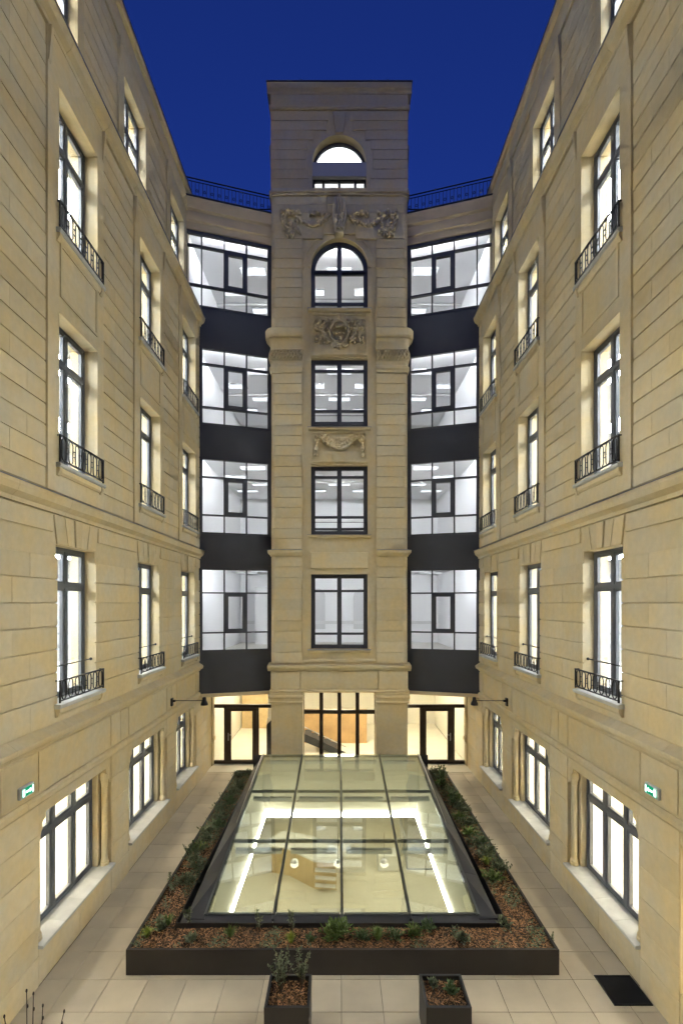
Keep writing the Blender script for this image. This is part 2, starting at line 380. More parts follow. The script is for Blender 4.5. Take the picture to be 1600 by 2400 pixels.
def wing(S):
    pl = Plane((S * WX, 0, 0), (0, 1, 0), (-S, 0, 0))
    at = Plane((S * (WX - SETB), 0, 0), (0, 1, 0), (-S, 0, 0))
    T = thing('courtyard_wing', pl.P((START + END) / 2, 0, -.3), '%s wing of cream limestone with rusticated piers, cornices and three window bays' % SIDE[S], 'building')
    holes = [(a, b, LV[l][0] - .04, LV[l][1]) for a, b in BAYS for l in (1, 2, 3)] + [(a, b, .60, 2.60) for a, b in GBAYS]
    mb = MB(); pl.wall(mb, START, END, 0, 15.18, holes, -.45, 0); mb.build('wall', 'limestone', T)
    mb = MB(); pl.box(mb, END, 17.66, 0, 2.82, -.45, 0); mb.build('wall', 'limestone', T)
    mb = MB(); at.wall(mb, START, END + .1, 15.20, ROOF - .12, [(a + .03, b - .0, *ATT) for a, b in BAYS], -.4, 0); mb.build('attic_wall', 'limestone', T)
    # ground floor stones
    gz = course(0, 2.78, .46)
    for a, b in [(6.53, 7.39), (9.74, 10.55), (12.90, 13.64), (15.52, 17.64)]:
        blocks(pl, T, a + .004, b - .004, gz, 0, .012, .005, (lambda k: [.5 if k % 2 else .36]) if b - a > 1.5 else None, bevel=.003)
    for a, b in GBAYS[2:]:
        m = (a + b) / 2
        for x0, x1 in ((a, m), (m, b)):
            mb = MB(); pl.box(mb, x0 + .006, x1 - .003, .02, .55, 0, .012); mb.build('stone_block', 'limestone', T, bevel=.003)
    # string courses
    stones(pl, T, [(0, 2.78), (.02, 2.78), (.055, 2.83), (.055, 2.90), (.025, 2.945), (0, 2.945)], START, 17.0, 1.6, name='string_stone')
    for a, b in GBAYS[2:]:
        mb = MB(); pl.box(mb, a - .0, b - .05, 2.985, 3.60, 0, .018); mb.build('frieze_panel', 'limestone', T, bevel=.006)
    for a, b in [(6.56, 7.355), (9.73, 10.13), (10.15, 10.52), (12.89, 13.24), (13.26, 13.61), (15.51, END)]:
        mb = MB(); pl.box(mb, a, b, 2.985, 3.60, 0, .018); mb.build('frieze_panel', 'limestone', T, bevel=.006)
    stones(pl, T, [(0, 3.64), (.03, 3.64), (.05, 3.68), (.12, 3.72), (.14, 3.78), (.14, 3.81), (0, 3.92)], START, END + .04)
    # first floor
    zs = [3.94] + [5.87 + .375 * k for k in range(-4, 4)] + [7.30]
    ed = [START, *[x for b in BAYS for x in b], END]
    for k, i in enumerate(range(0, len(ed), 2)):
        if k < 2: continue
        ln = ed[i+1] - ed[i]
        blocks(pl, T, ed[i], ed[i+1], zs[:-2], 0, .028, .02, (lambda q: [.42 if q % 2 else .63]) if ln > 1 else None)
        blocks(pl, T, ed[i] + (.10 if k else 0), ed[i+1] - (.10 if k < 5 else 0), [zs[-2], zs[-1]], 0, .028, .02)
    for a, b in BAYS[2:]:
        mb = MB(); pl.box(mb, a, b, 3.95, 4.14, 0, .028); mb.build('stone_block', 'limestone', T, bevel=.008)
        c = (a + b) / 2; z0, z1 = 6.83, 7.29
        xs0 = [a, a + .32, c - .09, c + .09, b - .32, b]; xs1 = [a - .085, a + .22, c - .13, c + .13, b - .22, b + .085]
        for j in range(5):
            g = .007; nn = .05 if j == 2 else .028
            mb = MB(); mb.prism([pl.P(xs0[j] + g, z0, 0), pl.P(xs0[j+1] - g, z0, 0), pl.P(xs1[j+1] - g, z1, 0), pl.P(xs1[j] + g, z1, 0)], pl.n * nn)
            mb.build('voussoir', 'limestone', T, bevel=.006)
    stones(pl, T, [(0, 7.31), (.05, 7.31), (.06, 7.37), (.14, 7.44), (.17, 7.53), (.17, 7.58), (.02, 7.64), (0, 7.64)], START, END + .06)
    mb = MB(); pl.profile(mb, [(.02, 7.646), (.18, 7.584), (.19, 7.584), (.19, 7.592), (.02, 7.656)], START, END + .07); mb.build('ledge_flashing', 'zinc', T)
    # upper floors: smooth proud strips round the windows, rusticated piers between
    zs = course(7.66, 14.93, .335)
    strips = [(b[0] - .30, b[1] + .24) for b in BAYS]
    for k in range(2, 5):
        a, b = strips[k]; u0, u1 = BAYS[k]
        mb = MB(); pl.wall(mb, a, b, 7.66, 14.93, [(u0, u1, LV[2][0] - .04, LV[2][1]), (u0, u1, LV[3][0] - .04, LV[3][1])], 0, .055); mb.build('bay_strip', 'limestone', T)
        mb = MB(); pl.wall(mb, u0 + .02, u1 - .02, 10.86, 11.74, [(u0 + .07, u1 - .07, 10.91, 11.69)], .055, .072); mb.build('apron_moulding', 'limestone', T)
        for x in (a + .035, b - .035):
            mb = MB(); pl.profile(mb, [(.055, 14.35), (.075, 14.40), (.11, 14.80), (.11, 14.92), (.055, 14.92)], x - .03, x + .03); mb.build('console', 'limestone', T)
    pe = [(strips[1][1], strips[2][0]), (strips[2][1], strips[3][0]), (strips[3][1], strips[4][0])]
    for a, b in pe:
        blocks(pl, T, a, b, zs, 0, .022, .018, lambda q: [.38 if q % 2 else .66] if (q * 7 + int(a)) % 3 else [])
    blocks(pl, T, strips[4][1], END, zs, 0, .022, .018)
    stones(pl, T, [(0, 14.94), (.06, 14.94), (.07, 15.00), (.15, 15.07), (.19, 15.17), (.19, 15.22), (-.3, 15.28), (-.3, 15.15), (0, 15.15)], START, END + .06)
    mb = MB(); pl.profile(mb, [(-.3, 15.286), (.20, 15.226), (.21, 15.226), (.21, 15.236), (-.3, 15.296)], START, END + .07); mb.build('ledge_flashing', 'zinc', T)
    # attic
    zs = course(15.32, 18.56, .325)
    astr = [(b[0] - .26, b[1] + .22) for b in BAYS]
    for k in range(2, 5):
        a, b = astr[k]; u0, u1 = BAYS[k]; b = min(b, END - .02)
        mb = MB(); at.wall(mb, a, b, 15.32, 18.56, [(u0 + .03, u1, *ATT)], 0, .045); mb.build('bay_strip', 'limestone', T)
        mb = MB(); at.profile(mb, [(.045, 18.1), (.06, 18.15), (.09, 18.45), (.09, 18.55), (.045, 18.55)], a, a + .07); mb.build('console', 'limestone', T)
    for k in range(1, 4):
        blocks(at, T, astr[k][1], astr[k+1][0], zs, 0, .018, .016, lambda q: [.5] if q % 2 else [])
    stones(at, T, [(0, 18.57), (.05, 18.57), (.06, 18.64), (.06, 18.80), (.03, 18.82), (.03, 19.12), (.10, 19.17), (.12, 19.26), (.12, 19.30), (0, 19.30)], START, END + .05)
    mb = MB(); at.profile(mb, [(-.4, 19.306), (.135, 19.306), (.135, 19.325), (-.4, 19.325)], START, END + .06); mb.build('roof_flashing', 'curtain_metal', T)
    mb = MB(); at.box(mb, START, END + .06, 19.21, 19.30, -5.2, -.002); mb.build('roof', 'zinc', T)
    # windows, sills, railings
    for k, (u0, u1) in enumerate(BAYS):
        for l in (1, 2, 3):
            z0, z1 = LV[l]
            tr = z1 - (.62 if l > 1 else .66)
            pl.window(T, u0, u1, z0, z1, [(u0 + u1) / 2], [tr], n=-.265, fw=.06, bw=.07, sash=.045)
            if k > 1:
                nn = .135
                mb = MB(); pl.profile(mb, [(-.183, z0 - .09), (nn - .02, z0 - .09), (nn, z0 - .07), (nn, z0 - .025), (nn - .01, z0 - .02), (-.183, z0 + .004)], u0 - .09, u1 + .17); mb.build('sill', 'sill_stone', T)
                for x in (u0 - .04, u1 + .10):
                    mb = MB(); pl.profile(mb, [(.0, z0 - .24), (.075, z0 - .22), (.115, z0 - .14), (.115, z0 - .092), (.0, z0 - .092)], x - .035, x + .035); mb.build('sill_bracket', 'limestone', T)
                mb = MB(); pl.profile(mb, [(.0, z0 - .20), (.055 + .02, z0 - .20), (.055 + .045, z0 - .16), (.055 + .045, z0 - .092), (.0, z0 - .092)], u0 + .005, u1 + .055); mb.build('sill_moulding', 'limestone', T)
                balcony(pl, S, l, k, u0, u1, z0, .36 if l == 1 else .43)
        at.window(T, u0 + .03, u1, ATT[0], ATT[1], [(u0 + u1) / 2], [ATT[1] - .75], n=-.225, fw=.06, bw=.07, sash=.045)
    for k, (u0, u1) in enumerate(GBAYS):
        a, b = u0 + .20, u1 - .20
        w3 = (b - a) / 3
        pl.window(T, a, b, .66, 2.60, [a + w3, a + 2 * w3], [2.08], n=-.36, fw=.06, bw=.085, depth=.09, sash=.045)
        if k < 2: continue
        # window jamb stones with a colonette in front
        for e, d in ((u0, 1), (u1, -1)):
            j0, j1 = sorted((e, e + d * .20))
            mb = MB(); pl.box(mb, j0 + (.0 if d > 0 else .0), j1, .66, 2.60, -.38, -.17); mb.build('jamb', 'limestone', T, bevel=.006)
            c = e + d * .085
            mb = MB(); mb.lathe(pl.P(c, .652, -.085), [(.085, 0), (.085, .04), (.072, .06), (.08, .085), (.062, .12), (.058, .14), (.055, 1.55), (.066, 1.57), (.06, 1.60), (.075, 1.68), (.088, 1.72), (.088, 1.78), (.088, 1.945)], 14)
            mb.build('colonette', 'limestone', T, smooth=False)
            prof = [(0, 2.599), (0, 2.26), (.03, 2.26), (.055, 2.29), (.055, 2.33), (.075, 2.34), (.09, 2.40), (.13, 2.47), (.19, 2.51), (.20, 2.53), (.20, 2.599)]
            mb = MB(); mb.prism([pl.P(e + d * x, z, -.16) for x, z in prof], pl.n * .158); mb.build('corbel', 'limestone', T)
        n = 4; w = (u1 - u0 + .04) / n
        for i in range(n):
            mb = MB(); pl.profile(mb, [(-.27, .585), (.085, .585), (.095, .60), (.095, .625), (.085, .633), (-.27, .665)], u0 - .02 + i * w + .002, u0 - .02 + (i + 1) * w - .002); mb.build('sill_stone', 'sill_stone', T)
    return T
wingL = wing(-1); wingR = wing(1)

# rooms of the wings: plain white rooms lit by ceiling fittings
def room(name, x0, x1, y0, y1, z0, z1, open_side, wm='white_paint', fm='office_carpet'):
    """walls+ceiling as one open shell and a floor; open_side is '+x', '-x' or '-y'"""
    mb = MB(); v = [(x0,y0,z0),(x1,y0,z0),(x1,y1,z0),(x0,y1,z0),(x0,y0,z1),(x1,y0,z1),(x1,y1,z1),(x0,y1,z1)]
    f = {'-y': (0,1,5,4), '+x': (1,2,6,5), '+y': (2,3,7,6), '-x': (3,0,4,7)}
    mb.add(v, [(4,5,6,7)] + [q for k, q in f.items() if k != open_side])
    r = mb.build(name, wm, recalc=False); tag(r, kind='structure')
    mb = MB(); mb.box(x0 + .003, x1 - .003, y0 + .003, y1 - .003, z0 - .04, z0 + .004); mb.build('floor', fm, r)
    return r
def ceiling_light(x0, x1, y0, y1, z, mat, label, group):
    t = thing('ceiling_light', ((x0 + x1) / 2, (y0 + y1) / 2, z - .05), label, 'ceiling light', group)
    mb = MB(); mb.box(x0, x1, y0, y1, z - .04, z - .002); mb.build('housing', 'white_paint', t)
    mb = MB(); mb.box(x0 + .012, x1 - .012, y0 + .012, y1 - .012, z - .046, z - .041); mb.build('diffuser', mat, t)
RZ = {0: (.02, 3.25), 1: (3.98, 7.2), 2: (7.78, 10.95), 3: (11.5, 14.7), 4: (15.32, 18.5)}
RN = {0: 'ground', 1: 'first', 2: 'second', 3: 'third', 4: 'attic'}
for S in (-1, 1):
    for l, (z0, z1) in RZ.items():
        xi = WX + .45 + (.31 if l == 4 else 0)
        xa, xb = sorted((S * xi, S * 9.6))
        room('wing_room', xa, xb, START + .1, 15.6, z0, z1, '+x' if S < 0 else '-x', 'cream_paint' if l == 0 else 'room_paint', 'cream_floor' if l == 0 else 'pale_floor')
        for y in (.8, 4.0, 6.9, 9.8, 12.7):
            for xx in ((6.9, 8.7) if l == 0 else (5.9, 7.9)):
                c = S * xx
                ceiling_light(c - .3, c + .3, y, y + 1.6, z1, 'light_ground' if l == 0 else 'light_cool', 'white linear ceiling light, %s-floor room of %s wing, %s row, %s from the tower' % (RN[l], SIDE[S], 'window' if xx < 7.5 else 'back', {12.7: 'first', 9.8: 'second', 6.9: 'third', 4.0: 'fourth', .8: 'fifth'}[y]), 'ceiling lights, %s wing %s floor' % (SIDE[S], RN[l]))
tag(MB().box(-9.6, 9.6, -1.6, -1.2, -.02, 19).build('wall_rear', 'limestone'), kind='structure')

# ------------------------------------------------------------------ the tower
TF = 16.10; TW = 2.28; PI0 = 1.24
tp = Plane((0, TF + .06, 0), (1, 0, 0), (0, -1, 0))       # recessed centre face
TOW = thing('tower', (0, 17.2, 0), 'central limestone tower with arched windows, carved garlands and rounded pilasters', 'building')
TWIN = [(4.33, 6.83), (8.16, 10.47), (11.74, 14.05)]; AZ0, AZS, AR = 15.68, 17.08, .95
mb = MB(); tp.wall(mb, -TW + .02, TW - .02, 2.92, 19.5, [(-.95, .95, a, b) for a, b in TWIN] + [(-.95, .95, AZ0, AZS + AR)], -.42, 0); mb.build('wall', 'limestone', TOW)
def arch_plate(pl, mb, r, zs, n0, n1, top=None, half=None, seg=20):
    """fills the corners between a half-round head and its square opening"""
    half = half or r; top = top or zs + r
    for sgn in (-1, 1):
        pts = [(sgn * half, zs), (sgn * half, top), (0, top)] if top > zs + r + 1e-5 else [(sgn * half, zs), (sgn * half, top)]
        arc = [(sgn * r * math.sin(t), zs + r * math.cos(t)) for t in [math.pi / 2 * k / seg for k in range(seg + 1)]]
        for k in range(seg):
            c = (sgn * half, top)
            a, b = arc[k], arc[k+1]
            mb.prism([pl.P(a[0], a[1], n0), pl.P(b[0], b[1], n0), pl.P(c[0], c[1], n0)], pl.n * (n1 - n0))
    return mb
def arch_ring(pl, mb, r0, r1, zs, n0, n1, seg=24, a0=0, a1=math.pi):
    vs_ = []; 
    for k in range(seg + 1):
        t = a0 + (a1 - a0) * k / seg
        for r in (r0, r1):
            for n in (n0, n1): vs_.append(pl.P(r * math.cos(t), zs + r * math.sin(t), n))
    fs = []
    for k in range(seg):
        a = 4 * k; b = a + 4
        fs += [(a, a+1, b+1, b), (a+2, b+2, b+3, a+3), (a, b, b+2, a+2), (a+1, a+3, b+3, b+1)]
    fs += [(0, 2, 3, 1), (4*seg, 4*seg+1, 4*seg+3, 4*seg+2)]
    return mb.add(vs_, fs)
mb = MB(); arch_plate(tp, mb, AR - .001, AZS, -.42, -.001, top=AZS + AR + .0); mb.build('arch_spandrel', 'limestone', TOW)
mb = MB(); arch_ring(tp, mb, AR + .0, AR + .10, AZS, 0, .045); mb.build('arch_moulding', 'limestone', TOW)
mb = MB(); arch_ring(tp, mb, AR + .22, AR + .27, AZS, 0, .02); mb.build('arch_moulding', 'limestone', TOW)
# pilaster stones with a rounded outer corner
def rblock(s, x0, x1, z0, z1, y0, y1, r=.16, name='stone_block', mat='limestone', parent=None):
    pts = [(s * x0, y1), (s * x0, y0), (s * (x1 - r), y0)] + [(s * (x1 - r + r * math.sin(t)), y0 + r - r * math.cos(t)) for t in (.39, .785, 1.18)] + [(s * x1, y0 + r), (s * x1, y1)]
    mb = MB(); mb.prism([(x, y, z0) for x, y in pts], (0, 0, z1 - z0)); return mb.build(name, mat, parent or TOW)
def pil_courses(z0, z1, step, y0=TF, x0=PI0, x1=TW):
    zs = course(z0, z1, step)
    for s in (-1, 1):
        for k in range(len(zs) - 1):
            rblock(s, x0, x1 + rnd.choice((0, .002)), zs[k] + .008, zs[k+1] - .008, y0 - rnd.choice((0, .002)), TF + .5)
pil_courses(3.86, 7.42, .365); pil_courses(7.66, 13.52, .335); pil_courses(15.06, 18.0, .33)
# upper frieze zone carries the garlands, plain stones above it
zs = [18.0, 18.86, 19.14, 19.42]
for k in range(3):
    for s in (-1, 1):
        rblock(s, .42 if k else .55, TW, zs[k] + .006, zs[k+1] - .006, TF + .005 * k, TF + .5)
    mb = MB(); mb.box(-.40 if k else -.53, .40 if k else .53, TF + .004, TF + .0599, max(zs[k], 18.16) + .006, zs[k+1] - .006); mb.build('stone_block', 'limestone', TOW, bevel=.004)
def rslab(x1, y0, y1, z0, z1, r, name, mat='limestone', x0=None):
    pts = []
    def arc(cx, cy, a0, a1): pts.extend([(cx + r * math.cos(a0 + (a1 - a0) * k / 5), cy + r * math.sin(a0 + (a1 - a0) * k / 5)) for k in range(6)])
    pts.append((x1, y1)); pts.append((-x1, y1)); arc(-x1 + r, y0 + r, math.pi, 1.5 * math.pi); arc(x1 - r, y0 + r, 1.5 * math.pi, 2 * math.pi)
    mb = MB(); mb.prism([(x, y, z0) for x, y in pts], (0, 0, z1 - z0)); return mb.build(name, mat, TOW)
rslab(TW + .03, TF - .04, 17.4, 19.43, 19.50, .2, 'ledge'); rslab(TW + .07, TF - .08, 17.4, 19.502, 19.62, .22, 'ledge')
# cornice blocks on the pilasters
def pil_cornice(prof, x0=PI0, x1=TW, name='cornice_stone', mat='limestone'):
    """prof [(n,z)] runs across the front of a pilaster and returns along its outer side"""
    for s in (-1, 1):
        vs_ = []; m = len(prof)
        for n, z in prof: vs_.append((s * (x0 - min(n, .02)), TF - n, z))
        r = .12
        for t in (0, .4, .8, 1.2, math.pi / 2):
            for n, z in prof: vs_.append((s * (x1 - r + (r + n) * math.sin(t)), TF + r - (r + n) * math.cos(t), z))
        for n, z in prof: vs_.append((s * (x1 + n), TF + .5, z))
        k = 7; fs = [(i * m + j, i * m + (j + 1) % m, (i + 1) * m + (j + 1) % m, (i + 1) * m + j) for i in range(k - 1) for j in range(m)]
        fs += [tuple(range(m)), tuple((k - 1) * m + j for j in range(m - 1, -1, -1))]
        MB().add(vs_, fs).build(name, mat, TOW)
pil_cornice([(-.3, 7.43), (.03, 7.43), (.05, 7.47), (.10, 7.51), (.13, 7.56), (.13, 7.62), (-.3, 7.65)])
pil_cornice([(-.3, 7.653), (.14, 7.623), (.14, 7.635), (-.3, 7.665)], name='ledge_flashing', mat='zinc')
pil_cornice([(-.3, 13.54), (.015, 13.54), (.03, 13.60), (.065, 13.66), (.065, 13.74), (.03, 13.78), (.02, 13.90), (-.3, 13.90)], name='capital')
pil_cornice([(-.3, 14.32), (.03, 14.32), (.03, 14.42), (.045, 14.52), (.075, 14.59), (.12, 14.64), (-.3, 14.64)], name='capital')
pil_cornice([(-.3, 14.645), (.15, 14.66), (.19, 14.72), (.20, 14.92), (.17, 14.96), (-.3, 15.05)], name='capital')
def lattice(s):
    """bulging collar carved as a pierced diamond lattice"""
    r = .12; path = []
    x = PI0
    while x < TW - r: path.append((x, TF, 0, -1)); x += .0115
    for t in [math.pi / 2 * k / 16 for k in range(17)]: path.append((TW - r + r * math.sin(t), TF + r - r * math.cos(t), math.sin(t), -math.cos(t)))
    y = TF + r + .0115
    while y < TF + .5: path.append((TW, y, 1, 0)); y += .0115
    nz = 34; vs_ = []; L_ = 0
    for i, (x, y, nx, ny) in enumerate(path):
        if i: L_ += math.hypot(x - path[i-1][0], y - path[i-1][1])
        for j in range(nz + 1):
            t = j / nz; z = 13.90 + .42 * t; b = .04 + .055 * math.sin(math.pi * t)
            p = 9.0; u = (L_ * p + t * 2.0); v = (L_ * p - t * 2.0)
            fu, fv = abs(u % 1 - .5) * 2, abs(v % 1 - .5) * 2
            rib = max(fu, fv); h = -.045 if rib < .55 else -.045 + .075 * min(1, (rib - .55) / .2)
            edge = min(1, min(t, 1 - t) / .06)
            n = b - .03 + (h if edge >= 1 else .03)
            vs_.append((s * (x + nx * n), y + ny * n, z))
    m = nz + 1
    fs = [(i * m + j, i * m + j + 1, (i + 1) * m + j + 1, (i + 1) * m + j) for i in range(len(path) - 1) for j in range(nz)]
    if s < 0: fs = [f[::-1] for f in fs]
    return make('lattice_collar', vs_, fs, 'limestone_ornament', TOW, smooth=False, recalc=False)
lattice(-1); lattice(1)
# bottom: cornice, frieze, capitals, piers
tf = Plane((0, TF, 0), (1, 0, 0), (0, -1, 0))
mb = MB(); tf.profile(mb, [(-.4, 3.60), (.02, 3.60), (.04, 3.65), (.11, 3.69), (.13, 3.74), (.13, 3.79), (-.4, 3.85)], -TW - .10, TW + .10); mb.build('cornice_stone', 'limestone', TOW)
for a, b in ((-TW, -PI0 - .07), (-PI0 - .04, PI0 + .04), (PI0 + .07, TW)):
    mb = MB(); tf.box(mb, a, b, 2.99, 3.59, -.5, .015); mb.build('frieze_panel', 'limestone', TOW, bevel=.008)
mb = MB(); tf.profile(mb, [(-.5, 2.88), (.01, 2.88), (.045, 2.91), (.045, 2.95), (.0, 2.985), (-.5, 2.985)], -TW - .03, TW + .03); mb.build('string_stone', 'limestone', TOW)
for s in (-1, 1):
    def ring(dx, z0, z1, nm='capital', bev=0):
        a, b = sorted((s * (PI0 - .02 - max(0, min(dx, .012))), s * (TW + dx)))
        mb = MB(); mb.box(a, b, TF - dx + .01, TF + .85, z0, z1); mb.build(nm, 'limestone', TOW, bevel=bev)
    ring(.045, 2.79, 2.879); ring(.075, 2.68, 2.788, bev=.02); ring(.03, 2.60, 2.679); ring(.05, 2.53, 2.599, bev=.015)
    ring(-.01, 0.30, 2.529, 'pier'); ring(.03, .0, .299, 'pier_base', .03)
# centre bay dressings
def sillblk(z, name='sill', mat='limestone', hw=1.04, h=.10, n=.12):
    mb = MB(); tp.profile(mb, [(-.2, z - h), (n - .03, z - h), (n, z - h + .03), (n, z - .012), (-.2, z)], -hw, hw); mb.build(name, mat, TOW)
for z in (4.33, 8.16, 11.74, 15.68): 
    sillblk(z - .012); mb = MB(); tp.profile(mb, [(-.25, z - .003), (.13, z - .018), (.14, z - .03), (.14, z - .018), (-.25, z + .006)], -1.06, 1.06); mb.build('sill_flashing', 'zinc', TOW)
for z0, z1 in ((7.02, 7.56),):
    mb = MB(); tp.box(mb, -.96, .96, z0, z1, 0, .05); mb.build('lintel_block', 'limestone', TOW, bevel=.01)
    mb = MB(); tp.box(mb, -.62, .62, z0 - .03, z0 - .002, 0, .03); mb.build('lintel_fillet', 'limestone', TOW)
mb = MB(); tp.profile(mb, [(0, 3.90), (.05, 3.90), (.05, 3.96), (.02, 4.0), (0, 4.0)], -1.2, 1.2); mb.build('string_stone', 'limestone', TOW)
for z0, z1 in ((14.11, 15.54), (10.55, 11.60)):
    mb = MB(); tp.wall(mb, -.95, .95, z0, z1, [(-.88, .88, z0 + .10, z1 - .06)], 0, .045); mb.build('panel_frame', 'limestone', TOW)
    for i, (a, b) in enumerate(((-.66, -.24), (-.235, .235), (.24, .66))):
        mb = MB(); mb.prism([tp.P(a, z0 + .03, .046), tp.P(b, z0 + .03, .046), tp.P(b * 1.06, z0 + .36, .046), tp.P(a * 1.06, z0 + .36, .046)], tp.n * .012); mb.build('voussoir', 'limestone', TOW)
def relief(name, pts, vox=.011):
    """carved ornament: (x, z, out, rx, ry, rz) lumps fused into one stone skin"""
    mb = MB()
    for x, z, n, rx, ry, rz in pts:
        c = tp.P(x, z, n); mb.ball(c, (rx, ry, rz), 8, 5)
    o = mb.build(name, 'limestone_ornament', TOW, smooth=True, recalc=False)
    m = o.modifiers.new('fuse', 'REMESH'); m.mode = 'VOXEL'; m.voxel_size = vox; m.use_smooth_shade = True
    return o
def leafy(cx, cz, w, h, k, r=(.03, .06), out=.05):
    return [(cx + rnd.uniform(-w, w), cz + rnd.uniform(-h, h), out + rnd.uniform(-.05, .06), rnd.uniform(*r), rnd.uniform(.03, .08), rnd.uniform(*r)) for _ in range(k)]
def chain(p, q, sag, k, r, out=.06, j=.02):
    o = []
    for i in range(k + 1):
        t = i / k; x = p[0] + (q[0] - p[0]) * t; z = p[1] + (q[1] - p[1]) * t - sag * 4 * t * (1 - t)
        rr = r * (.75 + .5 * math.sin(math.pi * t))
        o.append((x + rnd.uniform(-j, j), z + rnd.uniform(-j, j), out + rnd.uniform(0, .04), rr * rnd.uniform(.7, 1.2), .06, rr * rnd.uniform(.7, 1.2)))
    return o
def ringpts(cx, cz, rx, rz, k, r, out=.06, a0=0, a1=2 * math.pi, j=0):
    return [(cx + rx * math.cos(a0 + (a1 - a0) * i / k), cz + rz * math.sin(a0 + (a1 - a0) * i / k), out + rnd.uniform(-j, j), r, .05, r) for i in range(k)]
for s in (-1, 1):     # garland: wreath at the corner, swag to the keystone, ribbon ends
    g = chain((s * 1.48, 18.74), (s * .32, 18.74), .27, 80, .048, .08, .055) + ringpts(s * 1.62, 18.53, .21, .24, 40, .042, .09, j=.03) + leafy(s * 1.62, 18.53, .27, .30, 50, (.02, .04), .06)
    g += leafy(s * 1.62, 18.82, .34, .07, 34, (.035, .07), out=.11) + leafy(s * .75, 18.80, .24, .06, 26, (.03, .06), out=.10) + chain((s * 1.45, 18.40), (s * 1.30, 18.15), .0, 7, .045, .08) + leafy(s * 1.62, 18.18, .17, .14, 30, (.03, .06), out=.10) + chain((s * 1.95, 18.84), (s * 1.86, 18.45), .02, 8, .04, .08)
    g += [(s * 1.62, 18.50, .07, .10, .06, .13)]
    relief('garland', g)
# keystone console with fluted top and leaf drop
mb = MB(); mb.prism([tp.P(x, z, 0) for x, z in ((-.14, 18.04), (.14, 18.04), (.22, 18.62), (.22, 19.06), (.16, 19.20), (-.16, 19.20), (-.22, 19.06), (-.22, 18.62))], tp.n * .30); mb.build('keystone', 'limestone_ornament', TOW, bevel=.02)
for x in (-.12, -.04, .04, .12):
    mb = MB(); mb.tube([tp.P(x, 18.66, .30), tp.P(x, 18.9, .335), tp.P(x, 19.16, .32)], .028, 8); mb.build('flute', 'limestone_ornament', TOW, smooth=True)
relief('keystone_leaf', leafy(0, 18.50, .13, .12, 24, out=.32) + leafy(0, 18.22, .09, .10, 18, out=.31) + ringpts(0, 19.26, .09, .06, 8, .04, .15) + [(0, 19.34, .14, .05, .05, .07)])
# cartouche panel
g = ringpts(0, 14.88, .31, .37, 44, .05, .10) + ringpts(0, 14.88, .22, .28, 30, .022, .07)
g += leafy(-.60, 15.12, .24, .19, 70, (.018, .04), out=.08) + leafy(.60, 15.12, .24, .19, 70, (.018, .04), out=.08)
for s in (-1, 1):
    g += chain((s * .60, 15.02), (s * .34, 14.58), .08, 26, .045, .07, .03) + leafy(s * .58, 14.66, .22, .14, 44, (.018, .036), out=.06)
    g += ringpts(s * .17, 14.46, .085, .085, 16, .032, .09) + ringpts(s * .17, 14.46, .03, .03, 6, .025, .09) + ringpts(s * .26, 15.24, .07, .06, 10, .035, .08)
g += [(0, 14.38, .08, .05, .05, .09), (0, 15.36, .10, .07, .06, .09)] + leafy(0, 14.62, .12, .05, 12, (.025, .045), .09) + chain((-.18, 15.05), (.18, 15.05), -.04, 9, .035, .08) + chain((-.22, 14.86), (.22, 14.86), .0, 9, .02, .05)
relief('cartouche', g)
# drapery panel
g = []
for k in range(6): g += chain((-.70 + .03 * k, 11.45 - .01 * k), (.70 - .03 * k, 11.45 - .01 * k), .12 + .06 * k, 40, .036, .03 + .012 * (k % 2), .003)
for s in (-1, 1):
    g += leafy(s * .60, 11.38, .22, .10, 44, (.02, .04), out=.06) + leafy(s * .40, 11.22, .16, .08, 20, (.018, .035), out=.05) + [(s * .74, 11.26, .09, .065, .06, .065)]
    g += chain((s * .76, 11.18), (s * .78, 10.88), .0, 8, .05, .06, .004) + [(s * .78, 10.80, .07, .07, .05, .06)]
relief('drapery', g)
# tower windows
def twin(*a, **k): k.setdefault('mat', 'frame_dark'); return Plane.window(tp, *a, **k)
for i, (z0, z1) in enumerate(TWIN):
    tr = [z0 + .50, z1 - .56] if i == 0 else [z0 + .20, z0 + .60, z1 - .36]
    twin(TOW, -.95, .95, z0, z1, [0], tr, n=-.24, fw=.135, bw=.075, depth=.10)
    mb = MB(); tp.box(mb, -.075, .075, z0 + .13, z1 - .13, -.135, -.115); mb.build('mullion', 'frame_dark', TOW)
    if i:
        mb = MB(); mb.tube([tp.P(-.94, z0 + .42, -.09), tp.P(.94, z0 + .42, -.09)], .010, 6); mb.build('guard_rail', 'iron', TOW, smooth=True)
w = twin(TOW, -.95, .95, AZ0, AZS, [0], [AZ0 + .28, AZS - .10], n=-.24, fw=.135, bw=.075, depth=.10)
for z in (AZ0 + .20, AZ0 + .40):
    mb = MB(); mb.tube([tp.P(-.94, z, -.09), tp.P(.94, z, -.09)], .008, 6); mb.build('guard_rail', 'iron', TOW, smooth=True)
mb = MB(); arch_ring(tp, mb, AR - .135, AR - .002, AZS, -.24, -.14); mb.build('arch_frame', 'frame_dark', TOW)
mb = MB(); tp.box(mb, -.075, .075, AZ0 + .135, AZS + AR - .12, -.145, -.115); mb.build('mullion', 'frame_dark', TOW)
for s in (-1, 1):
    pts = [(0, AZS), (s * (AR - .13), AZS)] + [(s * (AR - .13) * math.cos(t), AZS + (AR - .13) * math.sin(t)) for t in [math.pi / 2 * k / 12 for k in range(1, 13)]]
    mb = MB(); mb.prism([tp.P(x, z, -.19) for x, z in pts], tp.n * .006); mb.build('pane', 'window_glass', w)
